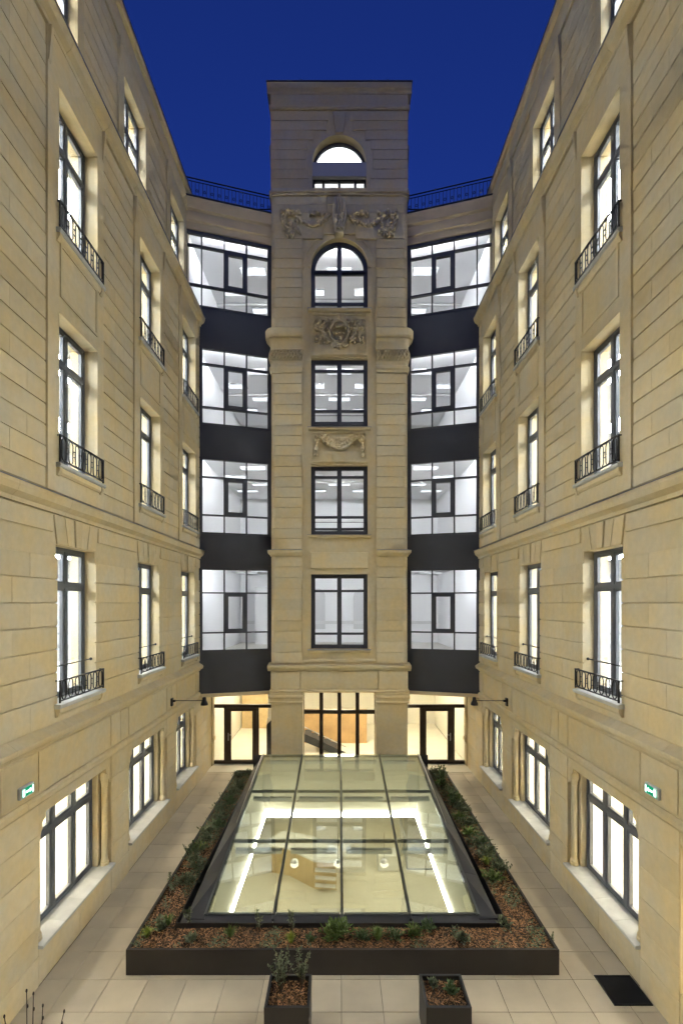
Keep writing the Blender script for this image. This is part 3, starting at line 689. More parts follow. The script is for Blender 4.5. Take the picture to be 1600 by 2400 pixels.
# shop-front glazing at the foot of the tower
sp = Plane((0, TF + .62, 0), (1, 0, 0), (0, -1, 0))
sp.window(TOW, -PI0 - .02, PI0 + .02, 0.02, 2.90, [-.62, 0, .62], [2.12], n=0, fw=.05, bw=.13, depth=.10, mat='door_metal', name='shopfront')
# lantern storey above the ledge
LY = 16.45; LW = 2.33; lp = Plane((0, LY, 0), (1, 0, 0), (0, -1, 0)); LA, LS, LT = .92, 20.91, 23.5
mb = MB(); lp.wall(mb, -LW + .01, LW - .01, 19.5, LT - .02, [(-LA, LA, 19.5, LS + LA)], -.45, -.03); mb.build('wall', 'limestone', TOW)
mb = MB(); arch_plate(lp, mb, LA - .001, LS, -.45, -.031, top=LS + LA); mb.build('arch_spandrel', 'limestone', TOW)
for s in (-1, 1):
    a, b = sorted((s * (LW - .40), s * (LW - .01))); mb = MB(); mb.box(a, b, LY + .45, 18.6, 19.5, LT - .02); mb.build('side_wall', 'limestone', TOW)
zs = course(19.64, 22.62, .331)
for k in range(len(zs) - 1):
    z0, z1 = zs[k] + .007, zs[k+1] - .007
    zz = z1 if z1 < LS else z0
    x0 = LA + .12
    if z1 > LS:
        h0 = max(0, z0 - LS); x0 = max(math.sqrt(max(0, (LA + .22) ** 2 - h0 ** 2)), .30 if h0 < LA + .22 else .24) if h0 < LA + .22 else .25 + .06 * (k - 6)
    for s in (-1, 1):
        a, b = sorted((s * x0, s * LW)); mb = MB(); lp.box(mb, a, b, z0, z1, -.03, rnd.choice((0, .002))); mb.build('stone_block', 'limestone', TOW, bevel=.006)
mb = MB(); mb.prism([lp.P(x, z, -.03) for x, z in ((-.13, LS + LA + .03), (.13, LS + LA + .03), (.22, 22.6), (-.22, 22.6))], lp.n * .05); mb.build('keystone', 'limestone', TOW, bevel=.01)
mb = MB(); lp.profile(mb, [(-.03, 22.64), (.03, 22.64), (.06, 22.70), (.06, 22.76), (-.03, 22.78)], -LW - .05, LW + .05); mb.build('string_stone', 'limestone', TOW)
mb = MB(); mb.box(-LW, LW, LY - .01, 18.6, 22.785, 23.16); mb.build('parapet', 'limestone', TOW)
mb = MB(); lp.profile(mb, [(-2.2, 23.165), (.02, 23.165), (.04, 23.22), (.10, 23.30), (.13, 23.42), (.13, 23.46), (-2.2, 23.48)], -LW - .12, LW + .12); mb.build('cornice_stone', 'limestone', TOW)
mb = MB(); mb.box(-LW - .14, LW + .14, LY - .145, 18.66, 23.485, 23.505); mb.build('roof', 'curtain_metal', TOW)
mb = MB(); lp.box(mb, -LA, LA, 20.43, LS - .002, -.18, -.05); mb.build('beam', 'grey_paint', TOW)
mb = MB(); lp.box(mb, -LA, LA, 20.512, LS + .02, -.36, -.30); mb.build('infill', 'render_cream', TOW)
lp.window(TOW, -LA, LA, 19.0, 20.51, [-.55, 0, .55], [], n=-.36, fw=.07, bw=.08, depth=.09, mat='frame_dark')
mb = MB(); arch_ring(lp, mb, LA - .085, LA - .002, LS, -.40, -.31); mb.build('arch_frame', 'frame_dark', TOW)
mb = MB(); mb.prism([lp.P(x, z, -.36) for x, z in [(LA - .08, LS)] + [((LA - .08) * math.cos(t), LS + (LA - .08) * math.sin(t)) for t in [math.pi * k / 24 for k in range(1, 25)]]], lp.n * .006); mb.build('pane', 'window_glass', TOW)
for s in (-1, 1):    # rainwater hopper behind each side of the lantern
    mb = MB(); mb.lathe((s * 2.42, 17.6, 19.1), [(.05, 0), (.05, 2.4), (.09, 2.7), (.11, 3.1), (.12, 3.35)], 10); mb.build('downpipe', 'curtain_metal', TOW, smooth=True)

# ------------------------------------------------------------------ glazed corner bays, roofs, doors
GZ = [(4.31, 4.88, 6.20, 6.96), (8.20, 8.77, 10.02, 10.60), (11.80, 12.32, 13.74, 14.24), (15.64, 16.30, 17.58, 17.96)]
def bay(S):
    A = Vector((S * 2.30, 16.52, 0)); B = Vector((S * 5.06, 15.73, 0)); d = (B - A).normalized()
    n = Vector((-S * abs(d.y), -abs(d.x), 0)); n = Vector((d.y, -d.x, 0)) * (1 if S > 0 else -1)
    if n.y > 0: n = -n
    p = Plane(A, d, n); cs = abs(d.x)
    T = thing('glazed_bay', p.P(1.2, 2.86, 0), 'dark metal and glass corner bay between tower and %s wing' % SIDE[S], 'curtain wall')
    cols = [(x - 2.30) / cs for x in (2.41, 3.12, 3.82, 4.52, 4.98)]
    half = .016; w = .045
    for li, rows in enumerate(GZ):
        nc = 4 if li == 3 else 3
        a_end = (5.04 - 2.30) / cs if li == 3 else (4.60 - 2.30) / cs
        As = [.01]
        c = cols[:nc + 1]
        As = [.01, c[0] + .03]
        for x in c[1:-1]: As += [x - w / 2, x + w / 2]
        As += [c[-1] - .03, a_end]
        Zs = [rows[0] - .06, rows[0], rows[1] - w / 2, rows[1] + w / 2, rows[2] - w / 2, rows[2] + w / 2, rows[3], rows[3] + .09]
        mb = MB(); p.grid(mb, As, Zs, lambda i, j: not (i % 2 and j % 2), -.10, .02); f = mb.build('window', 'curtain_metal', T)
        for i in range(1, len(As) - 1, 2):
            for j in range(1, len(Zs) - 1, 2):
                x0, x1, z0, z1 = As[i], As[i+1], Zs[j], Zs[j+1]
                if i == 3 and j == 3:
                    q = MB(); p.wall(q, x0, x1, z0, z1, [(x0 + .11, x1 - .11, z0 + .10, z1 - .10)], -.09, .035); q.build('casement', 'curtain_metal', f)
                    x0 += .11; x1 -= .11; z0 += .10; z1 -= .10
                q = MB(); p.box(q, x0 - .003, x1 + .003, z0 - .003, z1 + .003, -.05, -.044); q.build('pane', 'window_glass', f)
    tops = [2.88] + [g[3] + .092 for g in GZ[:3]]; bots = [g[0] - .062 for g in GZ]
    for t, b in zip(tops, bots):
        m = (4.60 - 2.30) / cs
        mb = MB(); p.box(mb, .01, m if t < 14 else (5.04 - 2.30) / cs, t, b, -.10, .0); mb.build('spandrel', 'curtain_metal', T)
    mb = MB(); p.box(mb, .01, (4.598 - 2.30) / cs, 2.76, 2.876, -1.35, .03); mb.build('soffit_beam', 'render_cream', T)
    mb = MB(); p.profile(mb, [(-.15, 18.06), (.05, 18.06), (.06, 18.28), (.10, 18.32), (.11, 18.60), (.17, 18.66), (.20, 18.92), (.20, 19.00), (-.15, 19.03)], .0, (5.00 - 2.30) / cs); mb.build('cornice', 'render_cream', T)
    mb = MB(); p.box(mb, .0, (5.0 - 2.30) / cs, 19.034, 19.05, -.15, .215); mb.build('roof_flashing', 'curtain_metal', T)
    mb = MB(); mb.prism([(S * 2.0, 16.7, 18.85), (S * 5.0, 15.9, 18.85), (S * 5.4, 23, 18.85), (S * 2.0, 23, 18.85)], (0, 0, .15)); mb.build('roof', 'zinc', T)
    # roof railings
    def rail(pp, a0, a1, zb, zt, label, circ):
        t = thing('roof_railing', pp.P((a0 + a1) / 2, zb, 0), label, 'railing', 'thin roof railings beside the tower')
        for z, r in ((zt, .020), (zt - .10, .013), (zb + .07, .013)):
            mb = MB(); mb.tube([pp.P(a0, z, 0), pp.P(a1, z, 0)], r, 6); mb.build('rail', 'iron', t, smooth=True)
        k = int((a1 - a0) / .115)
        for i in range(k + 1):
            a = a0 + (a1 - a0) * i / k
            mb = MB(); mb.tube([pp.P(a, zb if i % 8 == 0 else zb + .07, 0), pp.P(a, zt - .10, 0)], .009, 5); mb.build('baluster', 'iron', t, smooth=True)
            if circ and i < k and i % 2 == 0:
                c = a + (a1 - a0) / k / 2
                mb = MB(); mb.tube([pp.P(c + .04 * math.cos(q * math.pi / 5), zb + .42 + .04 * math.sin(q * math.pi / 5), 0) for q in range(10)], .010, 5, True); mb.build('ring', 'iron', t, smooth=True)
    rail(Plane(A - n * .12, d, n), .02, (5.05 - 2.30) / cs, 19.05, 19.86, 'thin black roof railing with rings along the edge above the %s glazed bay' % SIDE[S], True)
    rail(Plane((S * 2.35, 17.3, 0), (S, 0, 0), (0, -1, 0)), 0, 2.7, 19.05, 19.95, 'plain thin roof railing set back behind the ringed one, %s of tower' % SIDE[S], False)
    return T
bay(-1); bay(1)
dp0 = 17.64
def door(S):
    p = Plane((0, dp0, 0), (S, 0, 0), (0, -1, 0))
    T = thing('entrance_door', p.P(3.55, 0, 0), 'brown metal glazed entrance door with side lights, %s of the tower' % SIDE[S], 'door')
    mb = MB(); Zs = [0.015, .13, 2.05, 2.17, 2.70, 2.76]; As = [2.12, 2.2, 2.93, 2.99, 4.13, 4.19, 4.57, 4.595]
    def solid(i, j):
        if i == 3 and j in (0, 1): return False
        return not (i % 2 and j % 2) and not (j == 3 and i in (2, 4)) 
    p.grid(mb, As, Zs, solid, -.04, .05); f = mb.build('frame', 'door_metal', T)
    for a, b, z0, z1 in ((2.2, 2.93, .13, 2.05), (4.19, 4.57, .13, 2.05), (2.2, 4.57, 2.17, 2.70)):
        q = MB(); p.box(q, a - .003, b + .003, z0, z1, .0, .006); q.build('pane', 'window_glass', f)
    q = MB(); p.wall(q, 2.995, 4.125, .02, 2.045, [(3.16, 3.94, .15, 1.93)], -.03, .06); leaf = q.build('leaf', 'door_metal', T)
    q = MB(); p.box(q, 3.157, 3.943, .147, 1.933, .0, .006); q.build('pane', 'window_glass', leaf)
    q = MB(); q.tube([p.P(4.03, 1.08, .06), p.P(4.03, 1.08, .11), p.P(3.90, 1.08, .11)], .010, 6); q.build('handle', 'steel', leaf, smooth=True)
    q = MB(); p.box(q, 4.012, 4.048, .86, 1.14, .06, .068); q.build('handle_plate', 'steel', leaf)
    # stone surround with the shaped foot
    q = MB(); q.prism([p.P(x, z, .0) for x, z in ((4.6, 0), (4.55, 0), (4.55, .85), (4.50, .90), (4.50, .98), (4.545, 1.05), (4.545, 2.55), (4.50, 2.62), (4.50, 2.76), (4.6, 2.76))], p.n * .30); q.build('surround', 'limestone', T)
    q = MB(); p.box(q, 2.1, 4.72, -.02, .012, -.02, .20); q.build('threshold', 'sill_stone', T)
    return T
door(-1); door(1)

# ------------------------------------------------------------------ rooms behind tower and bays
HZ = [(3.95, 7.25), (7.72, 10.90), (11.40, 14.50), (15.22, 18.22)]
for l, (z0, z1) in enumerate(HZ):
    hw = 4.78 if l < 3 else 5.06
    mb = MB(); p = [(-hw, 15.98 if l < 3 else 15.9), (-2.2, 16.64), (2.2, 16.64), (hw, 15.98 if l < 3 else 15.9), (hw, 23.5), (-hw, 23.5)]
    v = [(x, y, z1) for x, y in p] + [(x, y, z0) for x, y in p]
    mb.add(v, [(0, 1, 2, 3, 4, 5), (3, 4, 10, 9), (4, 5, 11, 10), (5, 0, 6, 11)])
    r = mb.build('hall_room', 'hall_paint', recalc=False); tag(r, kind='structure')
    mb = MB(); mb.prism([(x, y, z0 - .05) for x, y in p], (0, 0, .05)); mb.build('floor', 'pale_floor', r)
    if l == 0:
        for x in (-1.05, 1.05):
            q = MB(); q.prism([(x - .36, 23.44, 4.6), (x + .36, 23.44, 4.6)] + [(x + .36 * math.cos(t), 23.44, 6.2 + .36 * math.sin(t)) for t in [math.pi * k / 10 for k in range(11)]], (0, .05, 0)); q.build('inner_window', 'pale_grey', r)
        q = MB(); q.box(-4.7, 4.7, 23.36, 23.46, 4.85, 5.0); q.build('dado', 'white_paint', r)
        q = MB(); q.box(-3.9, -3.1, 22.4, 23.4, 3.95, 6.6); q.build('cupboard', 'white_paint', r)
    else:
        q = MB(); q.box(-hw + .02, hw - .02, 19.9, 20.0, z1 - .10, z1 - .01); q.build('ceiling_beam', 'white_paint', r)
    # added fill strips hidden along the inner front wall, brightening the halls
    for ci, (A_, B_) in enumerate((((-2.1, 16.72), (2.1, 16.72)), ((-4.55, 16.10), (-2.25, 16.74)), ((2.25, 16.74), (4.55, 16.10)))):
        A_ = Vector((*A_, 0)); B_ = Vector((*B_, 0)); d_ = (B_ - A_).normalized(); n_ = Vector((-d_.y, d_.x, 0))
        q = Plane(A_, d_, n_); ln = (B_ - A_).length
        t = thing('hidden_fill_light', q.P(ln / 2, z1 - .07, .03), 'added hidden fill light at the ceiling edge of the %s-floor hall, %s' % (FLOORW.get(l + 1, 'fourth'), ('behind the tower window', 'behind the left glazed bay', 'behind the right glazed bay')[ci]), 'fill light', 'hidden fill lights behind the facade')
        m_ = MB(); q.box(m_, 0, ln, z1 - .07, z1 - .01, 0, .05); m_.build('housing', 'white_paint', t)
        m_ = MB(); q.box(m_, .02, ln - .02, z1 - .065, z1 - .015, .051, .056); m_.build('diffuser', 'fill_hall', t)
    for ri, yy in enumerate((18.0, 19.2, 20.4, 21.6)):
        for x, xn in (((-3.2, 'left'), (0.0, 'centre'), (3.2, 'right')) if ri % 2 == 0 else ((-4.1, 'far left'), (-1.05, 'left'), (1.05, 'right'), (4.1, 'far right'))):
            ceiling_light(x - .46, x + .46, yy - .19, yy + .19, z1, 'light_hall', 'white linear ceiling light, %s-floor hall behind tower, %s row, %s' % (FLOORW.get(l + 1, 'fourth'), ('front', 'second', 'third', 'back')[ri], xn), 'ceiling lights behind the tower, level %d' % (l + 1))
# lantern room
r = room('lantern_room', -1.9, 1.9, 16.95, 18.5, 18.95, 22.4, '-y'); 
ceiling_light(-1.7, 1.7, 17.1, 18.4, 22.4, 'light_lantern', 'bright ceiling light in the lantern room at the top of the tower', 'lantern light')
# ground-floor hall
mb = MB(); p = [(-4.62, 17.70), (4.62, 17.70), (4.62, 23.4), (-4.62, 23.4)]
z0, z1 = .0, 3.0
v = [(x, y, z1) for x, y in p] + [(x, y, z0) for x, y in p]
mb.add(v, [(0, 1, 2, 3), (1, 2, 6, 5), (2, 3, 7, 6), (3, 0, 4, 7)]); r = mb.build('ground_hall', 'cream_paint', recalc=False); tag(r, kind='structure')
mb = MB(); mb.box(-4.6, 4.6, 16.75, 23.4, -.04, .010); mb.build('floor', 'cream_floor', r)
mb = MB(); mb.box(-2.0, 2.0, 16.85, 17.70, 2.95, 3.0); mb.build('soffit', 'cream_paint', r)
for x, yy in ((-3.4, 18.6), (3.4, 18.6), (0, 17.9), (-3.4, 21), (3.4, 21), (0, 18.9)):
    ceiling_light(x - .55, x + .55, yy - .2, yy + .2, 2.99, 'light_entrance', 'warm ceiling light in the ground-floor hall behind the doors', 'ground hall ceiling lights')
mb = MB(); mb.box(-1.46, 1.15, 20.2, 20.3, .011, 1.42); tag(mb.build('wood_screen', 'wood_panel'), 'orange wood wall panel behind the glazing at tower foot', 'wall panel')
mb = MB(); mb.box(-4.55, -3.35, 22.6, 22.7, .011, 2.6); tag(mb.build('wood_screen', 'wood_light'), 'light wood wall panel seen through the left entrance door', 'wall panel')
st = thing('staircase', (-.6, 19.2, 0), 'dark staircase descending diagonally behind the glazing at tower foot', 'staircase')
mb = MB(); mb.prism([(-1.42, 18.9, .78), (-1.42, 18.9, .46), (-.35, 18.9, .011), (.25, 18.9, .011)], (0, .06, 0)); mb.build('stringer', 'dark_stair', st)
for k in range(5):
    x = -1.40 + .26 * k; mb = MB(); mb.box(x, x + .28, 18.97, 19.9, .60 - .12 * k, .65 - .12 * k); mb.build('tread', 'dark_stair', st)
mb = MB(); mb.tube([(-1.42, 18.88, 1.05), (.25, 18.88, .25)], .02, 6); mb.build('handrail', 'steel', st, smooth=True)
gt = thing('turnstile', (-2.45, 18.4, .01), 'grey metal gate cabinet inside the left entrance door', 'gate')
mb = MB(); mb.prism([(-2.75, 18.3, .011), (-2.2, 18.3, .011), (-2.2, 18.3, 1.35), (-2.55, 18.3, 1.45), (-2.75, 18.3, 1.25)], (0, .12, 0)); mb.build('cabinet', 'dark_stair', gt)
mb = MB(); mb.tube([(-2.74, 18.28, 1.3), (-2.70, 18.28, 1.5), (-2.56, 18.28, 1.55)], .015, 6); mb.build('handle', 'steel', gt, smooth=True)

# ------------------------------------------------------------------ pavement
PX0, PX1, PY0, PY1, PH = -3.36, 3.46, 7.62, 15.80, .40
WXA, WXB, WYA, WYB = -2.42, 2.50, 8.42, 15.02       # light well
PCX = .04
pav = MB()
As = [-9.6, WXA, WXB, 9.6]; Ys = [-1.6, WYA, WYB, 17.72]
idx = {}; vs_ = []; fs = []
for zz, k in ((-.022, 0), (-.30, 1)):
    for j, y in enumerate(Ys):
        for i, x in enumerate(As): idx[(i, j, k)] = len(vs_); vs_.append((x, y, zz))
for i in range(3):
    for j in range(3):
        if (i, j) == (1, 1): continue
        fs += [(idx[(i,j,0)], idx[(i+1,j,0)], idx[(i+1,j+1,0)], idx[(i,j+1,0)]), (idx[(i,j,1)], idx[(i,j+1,1)], idx[(i+1,j+1,1)], idx[(i+1,j,1)])]
pav.add(vs_, fs); PAV = pav.build('pavement', 'joint_grey', recalc=False); tag(PAV, kind='structure')
T_ = .60
for i in range(-9, 9):
    for j in range(-8, 18):
        x0, y0 = .03 + T_ * i, 7.535 + T_ * j; x1, y1 = x0 + T_, y0 + T_
        if y1 < 3.0 or y0 > 17.6 or x0 > WX - .02 or x1 < -WX + .02: continue
        if x0 > PX0 + .05 and x1 < PX1 - .05 and y0 > PY0 + .05 and y1 < PY1 - .05: continue
        x0, x1 = max(x0, -WX + .005), min(x1, WX - .005); y1 = min(y1, 17.62)
        if abs(x0) < 2.35 and abs(x1) < 2.35 and y0 > 16.2: continue
        mb = MB(); mb.box(x0 + .0035, x1 - .0035, y0 + .0035, y1 - .0035, -.020, 0); mb.build('tile', 'porcelain_tile', PAV, bevel=.0015)
g = thing('floor_grille', (4.28, 7.33, .002), 'square black grating set in the pale paving at right', 'grating')
mb = MB()
mb.add([(x, y, z) for z in (.002, .014) for x, y in ((4.0, 7.04), (4.565, 7.04), (4.565, 7.61), (4.0, 7.61), (4.02, 7.06), (4.545, 7.06), (4.545, 7.59), (4.02, 7.59))],
       [(8+a, 8+b, 12+b, 12+a) for a, b in ((0,1),(1,2),(2,3),(3,0))] + [(a, b, 8+b, 8+a) for a, b in ((0,1),(1,2),(2,3),(3,0))] + [(4+a, 12+a, 12+b, 4+b) for a, b in ((0,1),(1,2),(2,3),(3,0))])
mb.build('frame', 'iron', g, recalc=True)
mb = MB(); mb.box(4.02, 4.545, 7.06, 7.59, .0015, .004); mb.build('backing', 'iron', g)
for k in range(26):
    y = 7.068 + .0202 * k; mb = MB(); mb.box(4.02, 4.545, y, y + .007, .0045, .013); mb.build('bar', 'curb_metal', g)

# ------------------------------------------------------------------ planter bed round the skylight
GP = thing('garden_planter', (PCX, 11.7, 0), 'long dark metal raised planter bed surrounding the glass skylight', 'planter')
tk = .012; IX0, IX1, IY0 = -2.79, 2.87, 8.24
for nm, b in (('front_panel', (PX0, PX1, PY0, PY0 + tk)), ('side_panel', (PX0, PX0 + tk, PY0 + tk + .001, PY1 - tk - .001)), ('side_panel', (PX1 - tk, PX1, PY0 + tk + .001, PY1 - tk - .001)), ('back_panel', (PX0, PX1, PY1 - tk, PY1)),
              ('inner_panel', (IX0, IX0 + tk, IY0 + .02, PY1 - tk - .002)), ('inner_panel', (IX1 - tk, IX1, IY0 + .02, PY1 - tk - .002)), ('inner_panel', (IX0, IX1, IY0, IY0 + tk))):
    mb = MB(); mb.box(b[0], b[1], b[2], b[3], 0.001, PH if nm != 'inner_panel' else PH + .01); mb.build(nm, 'planter_metal', GP)
for b in ((PX0 + .001, PX1 - .001, PY0 + tk + .0005, PY0 + .045), (PX0 + tk + .0005, PX0 + .045, PY0 + .046, PY1 - .02), (PX1 - .045, PX1 - tk - .0005, PY0 + .046, PY1 - .02)):
    mb = MB(); mb.box(*b, PH - .012, PH - .001); mb.build('rim', 'planter_metal', GP)
def soilh(x, y): return .335 + .03 * noise.noise((x * 1.7, y * 1.7, 3.1)) + .012 * noise.noise((x * 7, y * 7, 1.1))
def soil_sheet(name, rects, label):
    mb = MB()
    for x0, x1, y0, y1 in rects:
        nx = max(2, int((x1 - x0) / .12)); ny = max(2, int((y1 - y0) / .12))
        v = [(x0 + (x1 - x0) * i / nx, y0 + (y1 - y0) * j / ny, soilh(x0 + (x1 - x0) * i / nx, y0 + (y1 - y0) * j / ny)) for j in range(ny + 1) for i in range(nx + 1)]
        mb.add(v, [(j * (nx + 1) + i, j * (nx + 1) + i + 1, (j + 1) * (nx + 1) + i + 1, (j + 1) * (nx + 1) + i) for j in range(ny) for i in range(nx)])
    return tag(mb.build(name, 'soil', recalc=False), label, 'soil', kind='stuff')
RECTS = [(PX0 + .013, PX1 - .013, PY0 + .013, IY0 - .001), (PX0 + .013, IX0 - .001, IY0, PY1 - .013), (IX1 + .001, PX1 - .013, IY0, PY1 - .013)]
soil_sheet('soil', RECTS, 'dark soil filling the raised planter bed')
def chips(name, rects, dens, label, hf, seed):
    rr = random.Random(seed); mb = MB()
    for x0, x1, y0, y1 in rects:
        for _ in range(int((x1 - x0) * (y1 - y0) * dens)):
            x, y = rr.uniform(x0 + .02, x1 - .02), rr.uniform(y0 + .02, y1 - .02); z = hf(x, y) + rr.uniform(.002, .022)
            a = rr.uniform(0, 6.28); l = rr.uniform(.018, .05); w = rr.uniform(.008, .018); ti = rr.uniform(-.45, .45)
            c, s = math.cos(a), math.sin(a); dz = math.sin(ti) * l * .5
            p = lambda u, v, h: (x + u * c - v * s, y + u * s + v * c, z + h)
            mb.add([p(-l/2, -w/2, -dz), p(l/2, -w/2*.7, dz), p(l/2*.9, w/2, dz), p(-l/2*.8, w/2*.8, -dz), p(0, 0, .008)],
                   [(0, 1, 4), (1, 2, 4), (2, 3, 4), (3, 0, 4)], rr.random() ** 1.5)
    return tag(mb.build(name, 'mulch_chip', recalc=False), label, 'mulch', kind='stuff')
chips('mulch', RECTS, 1900, 'reddish brown bark mulch covering the raised planter bed', soilh, 3)

# ------------------------------------------------------------------ plants
def leaf_at(mb, p, d, l, w, tone):
    d = Vector(d).normalized(); s = d.cross(Vector((0, 0, 1))); s = s.normalized() if s.length > .05 else Vector((1, 0, 0)); u = s.cross(d)
    p = Vector(p); m = p + d * l * .5 + u * l * .06
    mb.add([p, m + s * w / 2, p + d * l - u * l * .08, m - s * w / 2], [(0, 1, 2), (0, 2, 3)], tone)
def clump(x, y, r, h, k, leaf, mat, label, group=None, ls=(.05, .09), z=None, seed=0):
    """low leafy plant: stems fan out from the crown, leaves set along them"""
    rr = random.Random(seed * 31 + 5); z = soilh(x, y) if z is None else z
    t = thing('leafy_plant', (x, y, z), label, 'plant', group)
    st_ = MB(); lf = MB()
    for i in range(k):
        a = rr.uniform(0, 6.28); e = rr.uniform(.35, 1.35); L_ = rr.uniform(.55, 1.0); ex = r * math.cos(e) * L_ * 1.1; ez = h * math.sin(e) * L_
        p0 = Vector((x, y, z - .01)); p2 = Vector((x + ex * math.cos(a), y + ex * math.sin(a), z + ez)); p1 = (p0 + p2) / 2 + Vector((0, 0, .12 * h))
        st_.tube([p0, p1, p2], [.004, .003, .0015], 4)
        m = 7
        for j in range(m):
            q = .25 + .75 * (j + rr.random() * .6) / m; q = min(q, 1); P = p0 * (1 - q) ** 2 + p1 * 2 * q * (1 - q) + p2 * q * q
            dd = Vector((rr.uniform(-1, 1), rr.uniform(-1, 1), rr.uniform(-.1, .9))) + (p2 - p0).normalized() * .6
            l = rr.uniform(*ls); leaf_at(lf, P, dd, l, l * leaf, rr.random())
    st_.build('stem', 'bark', t, recalc=False); tag(lf.build('foliage', mat, t, recalc=False), kind='stuff')
    return t
def shrub(x, y, h, r, k, mat, label, z=None, seed=0, ls=(.03, .06), leaf=.5, group=None):
    """open upright shrub"""
    rr = random.Random(seed * 17 + 3); z = soilh(x, y) if z is None else z
    t = thing('shrub', (x, y, z), label, 'shrub', group); st_ = MB(); lf = MB()
    for i in range(k):
        a = rr.uniform(0, 6.28); rad = r * rr.uniform(.15, 1); hh = h * rr.uniform(.55, 1)
        pts = [Vector((x, y, z - .01))]
        for q in (.35, .7, 1): pts.append(Vector((x + rad * q * math.cos(a) + rr.uniform(-.02, .02), y + rad * q * math.sin(a) + rr.uniform(-.02, .02), z + hh * q ** .9)))
        st_.tube(pts, [.006, .005, .003, .0015], 5)
        for j in range(int(26 * hh / .5)):
            q = rr.uniform(.28, 1) * 2.999; s_ = int(q); P = pts[s_].lerp(pts[s_ + 1], q - s_)
            dd = Vector((rr.uniform(-1, 1), rr.uniform(-1, 1), rr.uniform(-.1, 1.1)))
            l = rr.uniform(*ls); leaf_at(lf, P, dd, l, l * leaf, rr.random())
    st_.build('stem', 'bark', t, recalc=False); tag(lf.build('foliage', mat, t, recalc=False), kind='stuff')
    return t
def tuft(x, y, r, h, k, mat, label, z=None, seed=0, group=None):
    rr = random.Random(seed * 13 + 1); z = soilh(x, y) if z is None else z; mb = MB()
    for i in range(k):
        a = rr.uniform(0, 6.28); s = rr.uniform(.1, 1) * r; hh = h * rr.uniform(.5, 1); w = rr.uniform(.003, .006)
        c, sn = math.cos(a), math.sin(a); b = Vector((x + .02 * c, y + .02 * sn, z - .005)); m = b + Vector((c * s * .45, sn * s * .45, hh * .75)); e = b + Vector((c * s, sn * s, hh * rr.uniform(.6, 1)))
        o = Vector((-sn, c, 0)) * w
        mb.add([b - o, b + o, m + o * .8, m - o * .8, e], [(0, 1, 2, 3), (3, 2, 4)], rr.random())
    t = thing('grass_tuft', (x, y, z), label, 'grass', group)
    tag(mb.build('blades', mat, t, recalc=False), kind='stuff'); return t
def on(px, py, z=.36):     # where the ray through a point of the photograph meets the bed
    d = 1133 * (H - z) / (py - 1413); return ((px - 795) * d / 1133, d)
def bed(px, py):
    x, y = on(px, py); return x, y
# front strip, left to right
clump(*bed(375, 2180), .16, .20, 16, .55, 'leaf_olive', 'thin olive sprig at the front left corner of the planter bed', seed=1)
tuft(*bed(345, 2195), .13, .20, 90, 'grass_lime', 'lime grass tuft at front left corner of the bed', seed=2)
shrub(*bed(443, 2165), .32, .10, 8, 'leaf_olive', 'small upright shrub beside the front left corner of the skylight', seed=3)
tuft(*bed(540, 2192), .15, .20, 150, 'leaf_bright', 'round green grass tuft in front strip below the left skylight pane', seed=4)
shrub(*bed(607, 2180), .36, .08, 7, 'leaf_olive', 'thin upright shrub before the skylight, left of the planter box', seed=5)
shrub(*bed(683, 2182), .42, .08, 7, 'leaf_olive', 'tallest thin shrub in the front strip, above the left planter box', seed=6)
tuft(*bed(682, 2205), .13, .20, 110, 'grass_lime', 'lime grass tuft in front strip directly above the left planter box', seed=7)
clump(*bed(728, 2205), .10, .14, 10, .5, 'leaf_dark', 'small dark seedling right of the lime tuft in front strip', seed=8)
clump(*bed(790, 2195), .34, .24, 60, .34, 'leaf_bright', 'largest bushy green plant at the centre of the front strip', seed=9, ls=(.07, .13))
clump(*bed(850, 2200), .18, .18, 24, .36, 'leaf_dark', 'dark green plant just right of the large central bush', seed=10)
tuft(*bed(885, 2200), .16, .26, 170, 'leaf_bright', 'tall bright grass tuft right of centre in the front strip', seed=11)
clump(*bed(925, 2205), .16, .17, 22, .36, 'leaf_dark', 'dark leafy plant right of the tall grass tuft', seed=12)
clump(*bed(968, 2192), .22, .18, 30, .36, 'leaf_bright', 'green spreading plant between grass tuft and right planter box', seed=13)
clump(*bed(1005, 2180), .18, .17, 26, .4, 'leaf_dark', 'green plant behind the right planter box in front strip', seed=14)
clump(*bed(1082, 2205), .15, .16, 16, .5, 'leaf_olive', 'sparse olive plant at right end of the front strip', seed=15)
clump(*bed(1180, 2170), .20, .12, 22, .5, 'leaf_olive', 'flat olive plant at front right corner of the bed', seed=16)
clump(*bed(450, 2205), .20, .10, 14, .5, 'leaf_olive', 'flat sparse sprig left of the round green tuft', seed=17)
# side strips, front to back
rs = random.Random(21); ordw = ['first', 'second', 'third', 'fourth', 'fifth', 'sixth', 'seventh', 'eighth', 'ninth', 'tenth', 'eleventh', 'twelfth', 'thirteenth', 'fourteenth', 'fifteenth', 'sixteenth']
for S, lo, hi in ((-1, PX0 + .14, IX0 - .12), (1, IX1 + .12, PX1 - .14)):
    n = 16
    for i in range(n):
        t = i / (n - 1); y = 9.6 + 5.95 * t + rs.uniform(-.12, .12) if S < 0 else 9.5 + 6.05 * t + rs.uniform(-.12, .12)
        x = rs.uniform(lo, hi); mat = rs.choice(('leaf_dark', 'leaf_olive', 'leaf_olive', 'leaf_bright' if S > 0 else 'leaf_olive'))
        clump(x, y, rs.uniform(.24, .36), rs.uniform(.16, .26), 44, .5, mat, 'low leafy ground cover plant in %s planter strip, %s from the front' % (SIDE[S], ordw[i]), 'ground cover plants in the %s strip' % SIDE[S], ls=(.04, .08), seed=40 + i + (S > 0) * 20)
tuft(*bed(467, 1992), .20, .22, 170, 'grass_lime', 'lime grass tuft in left planter strip', seed=70)
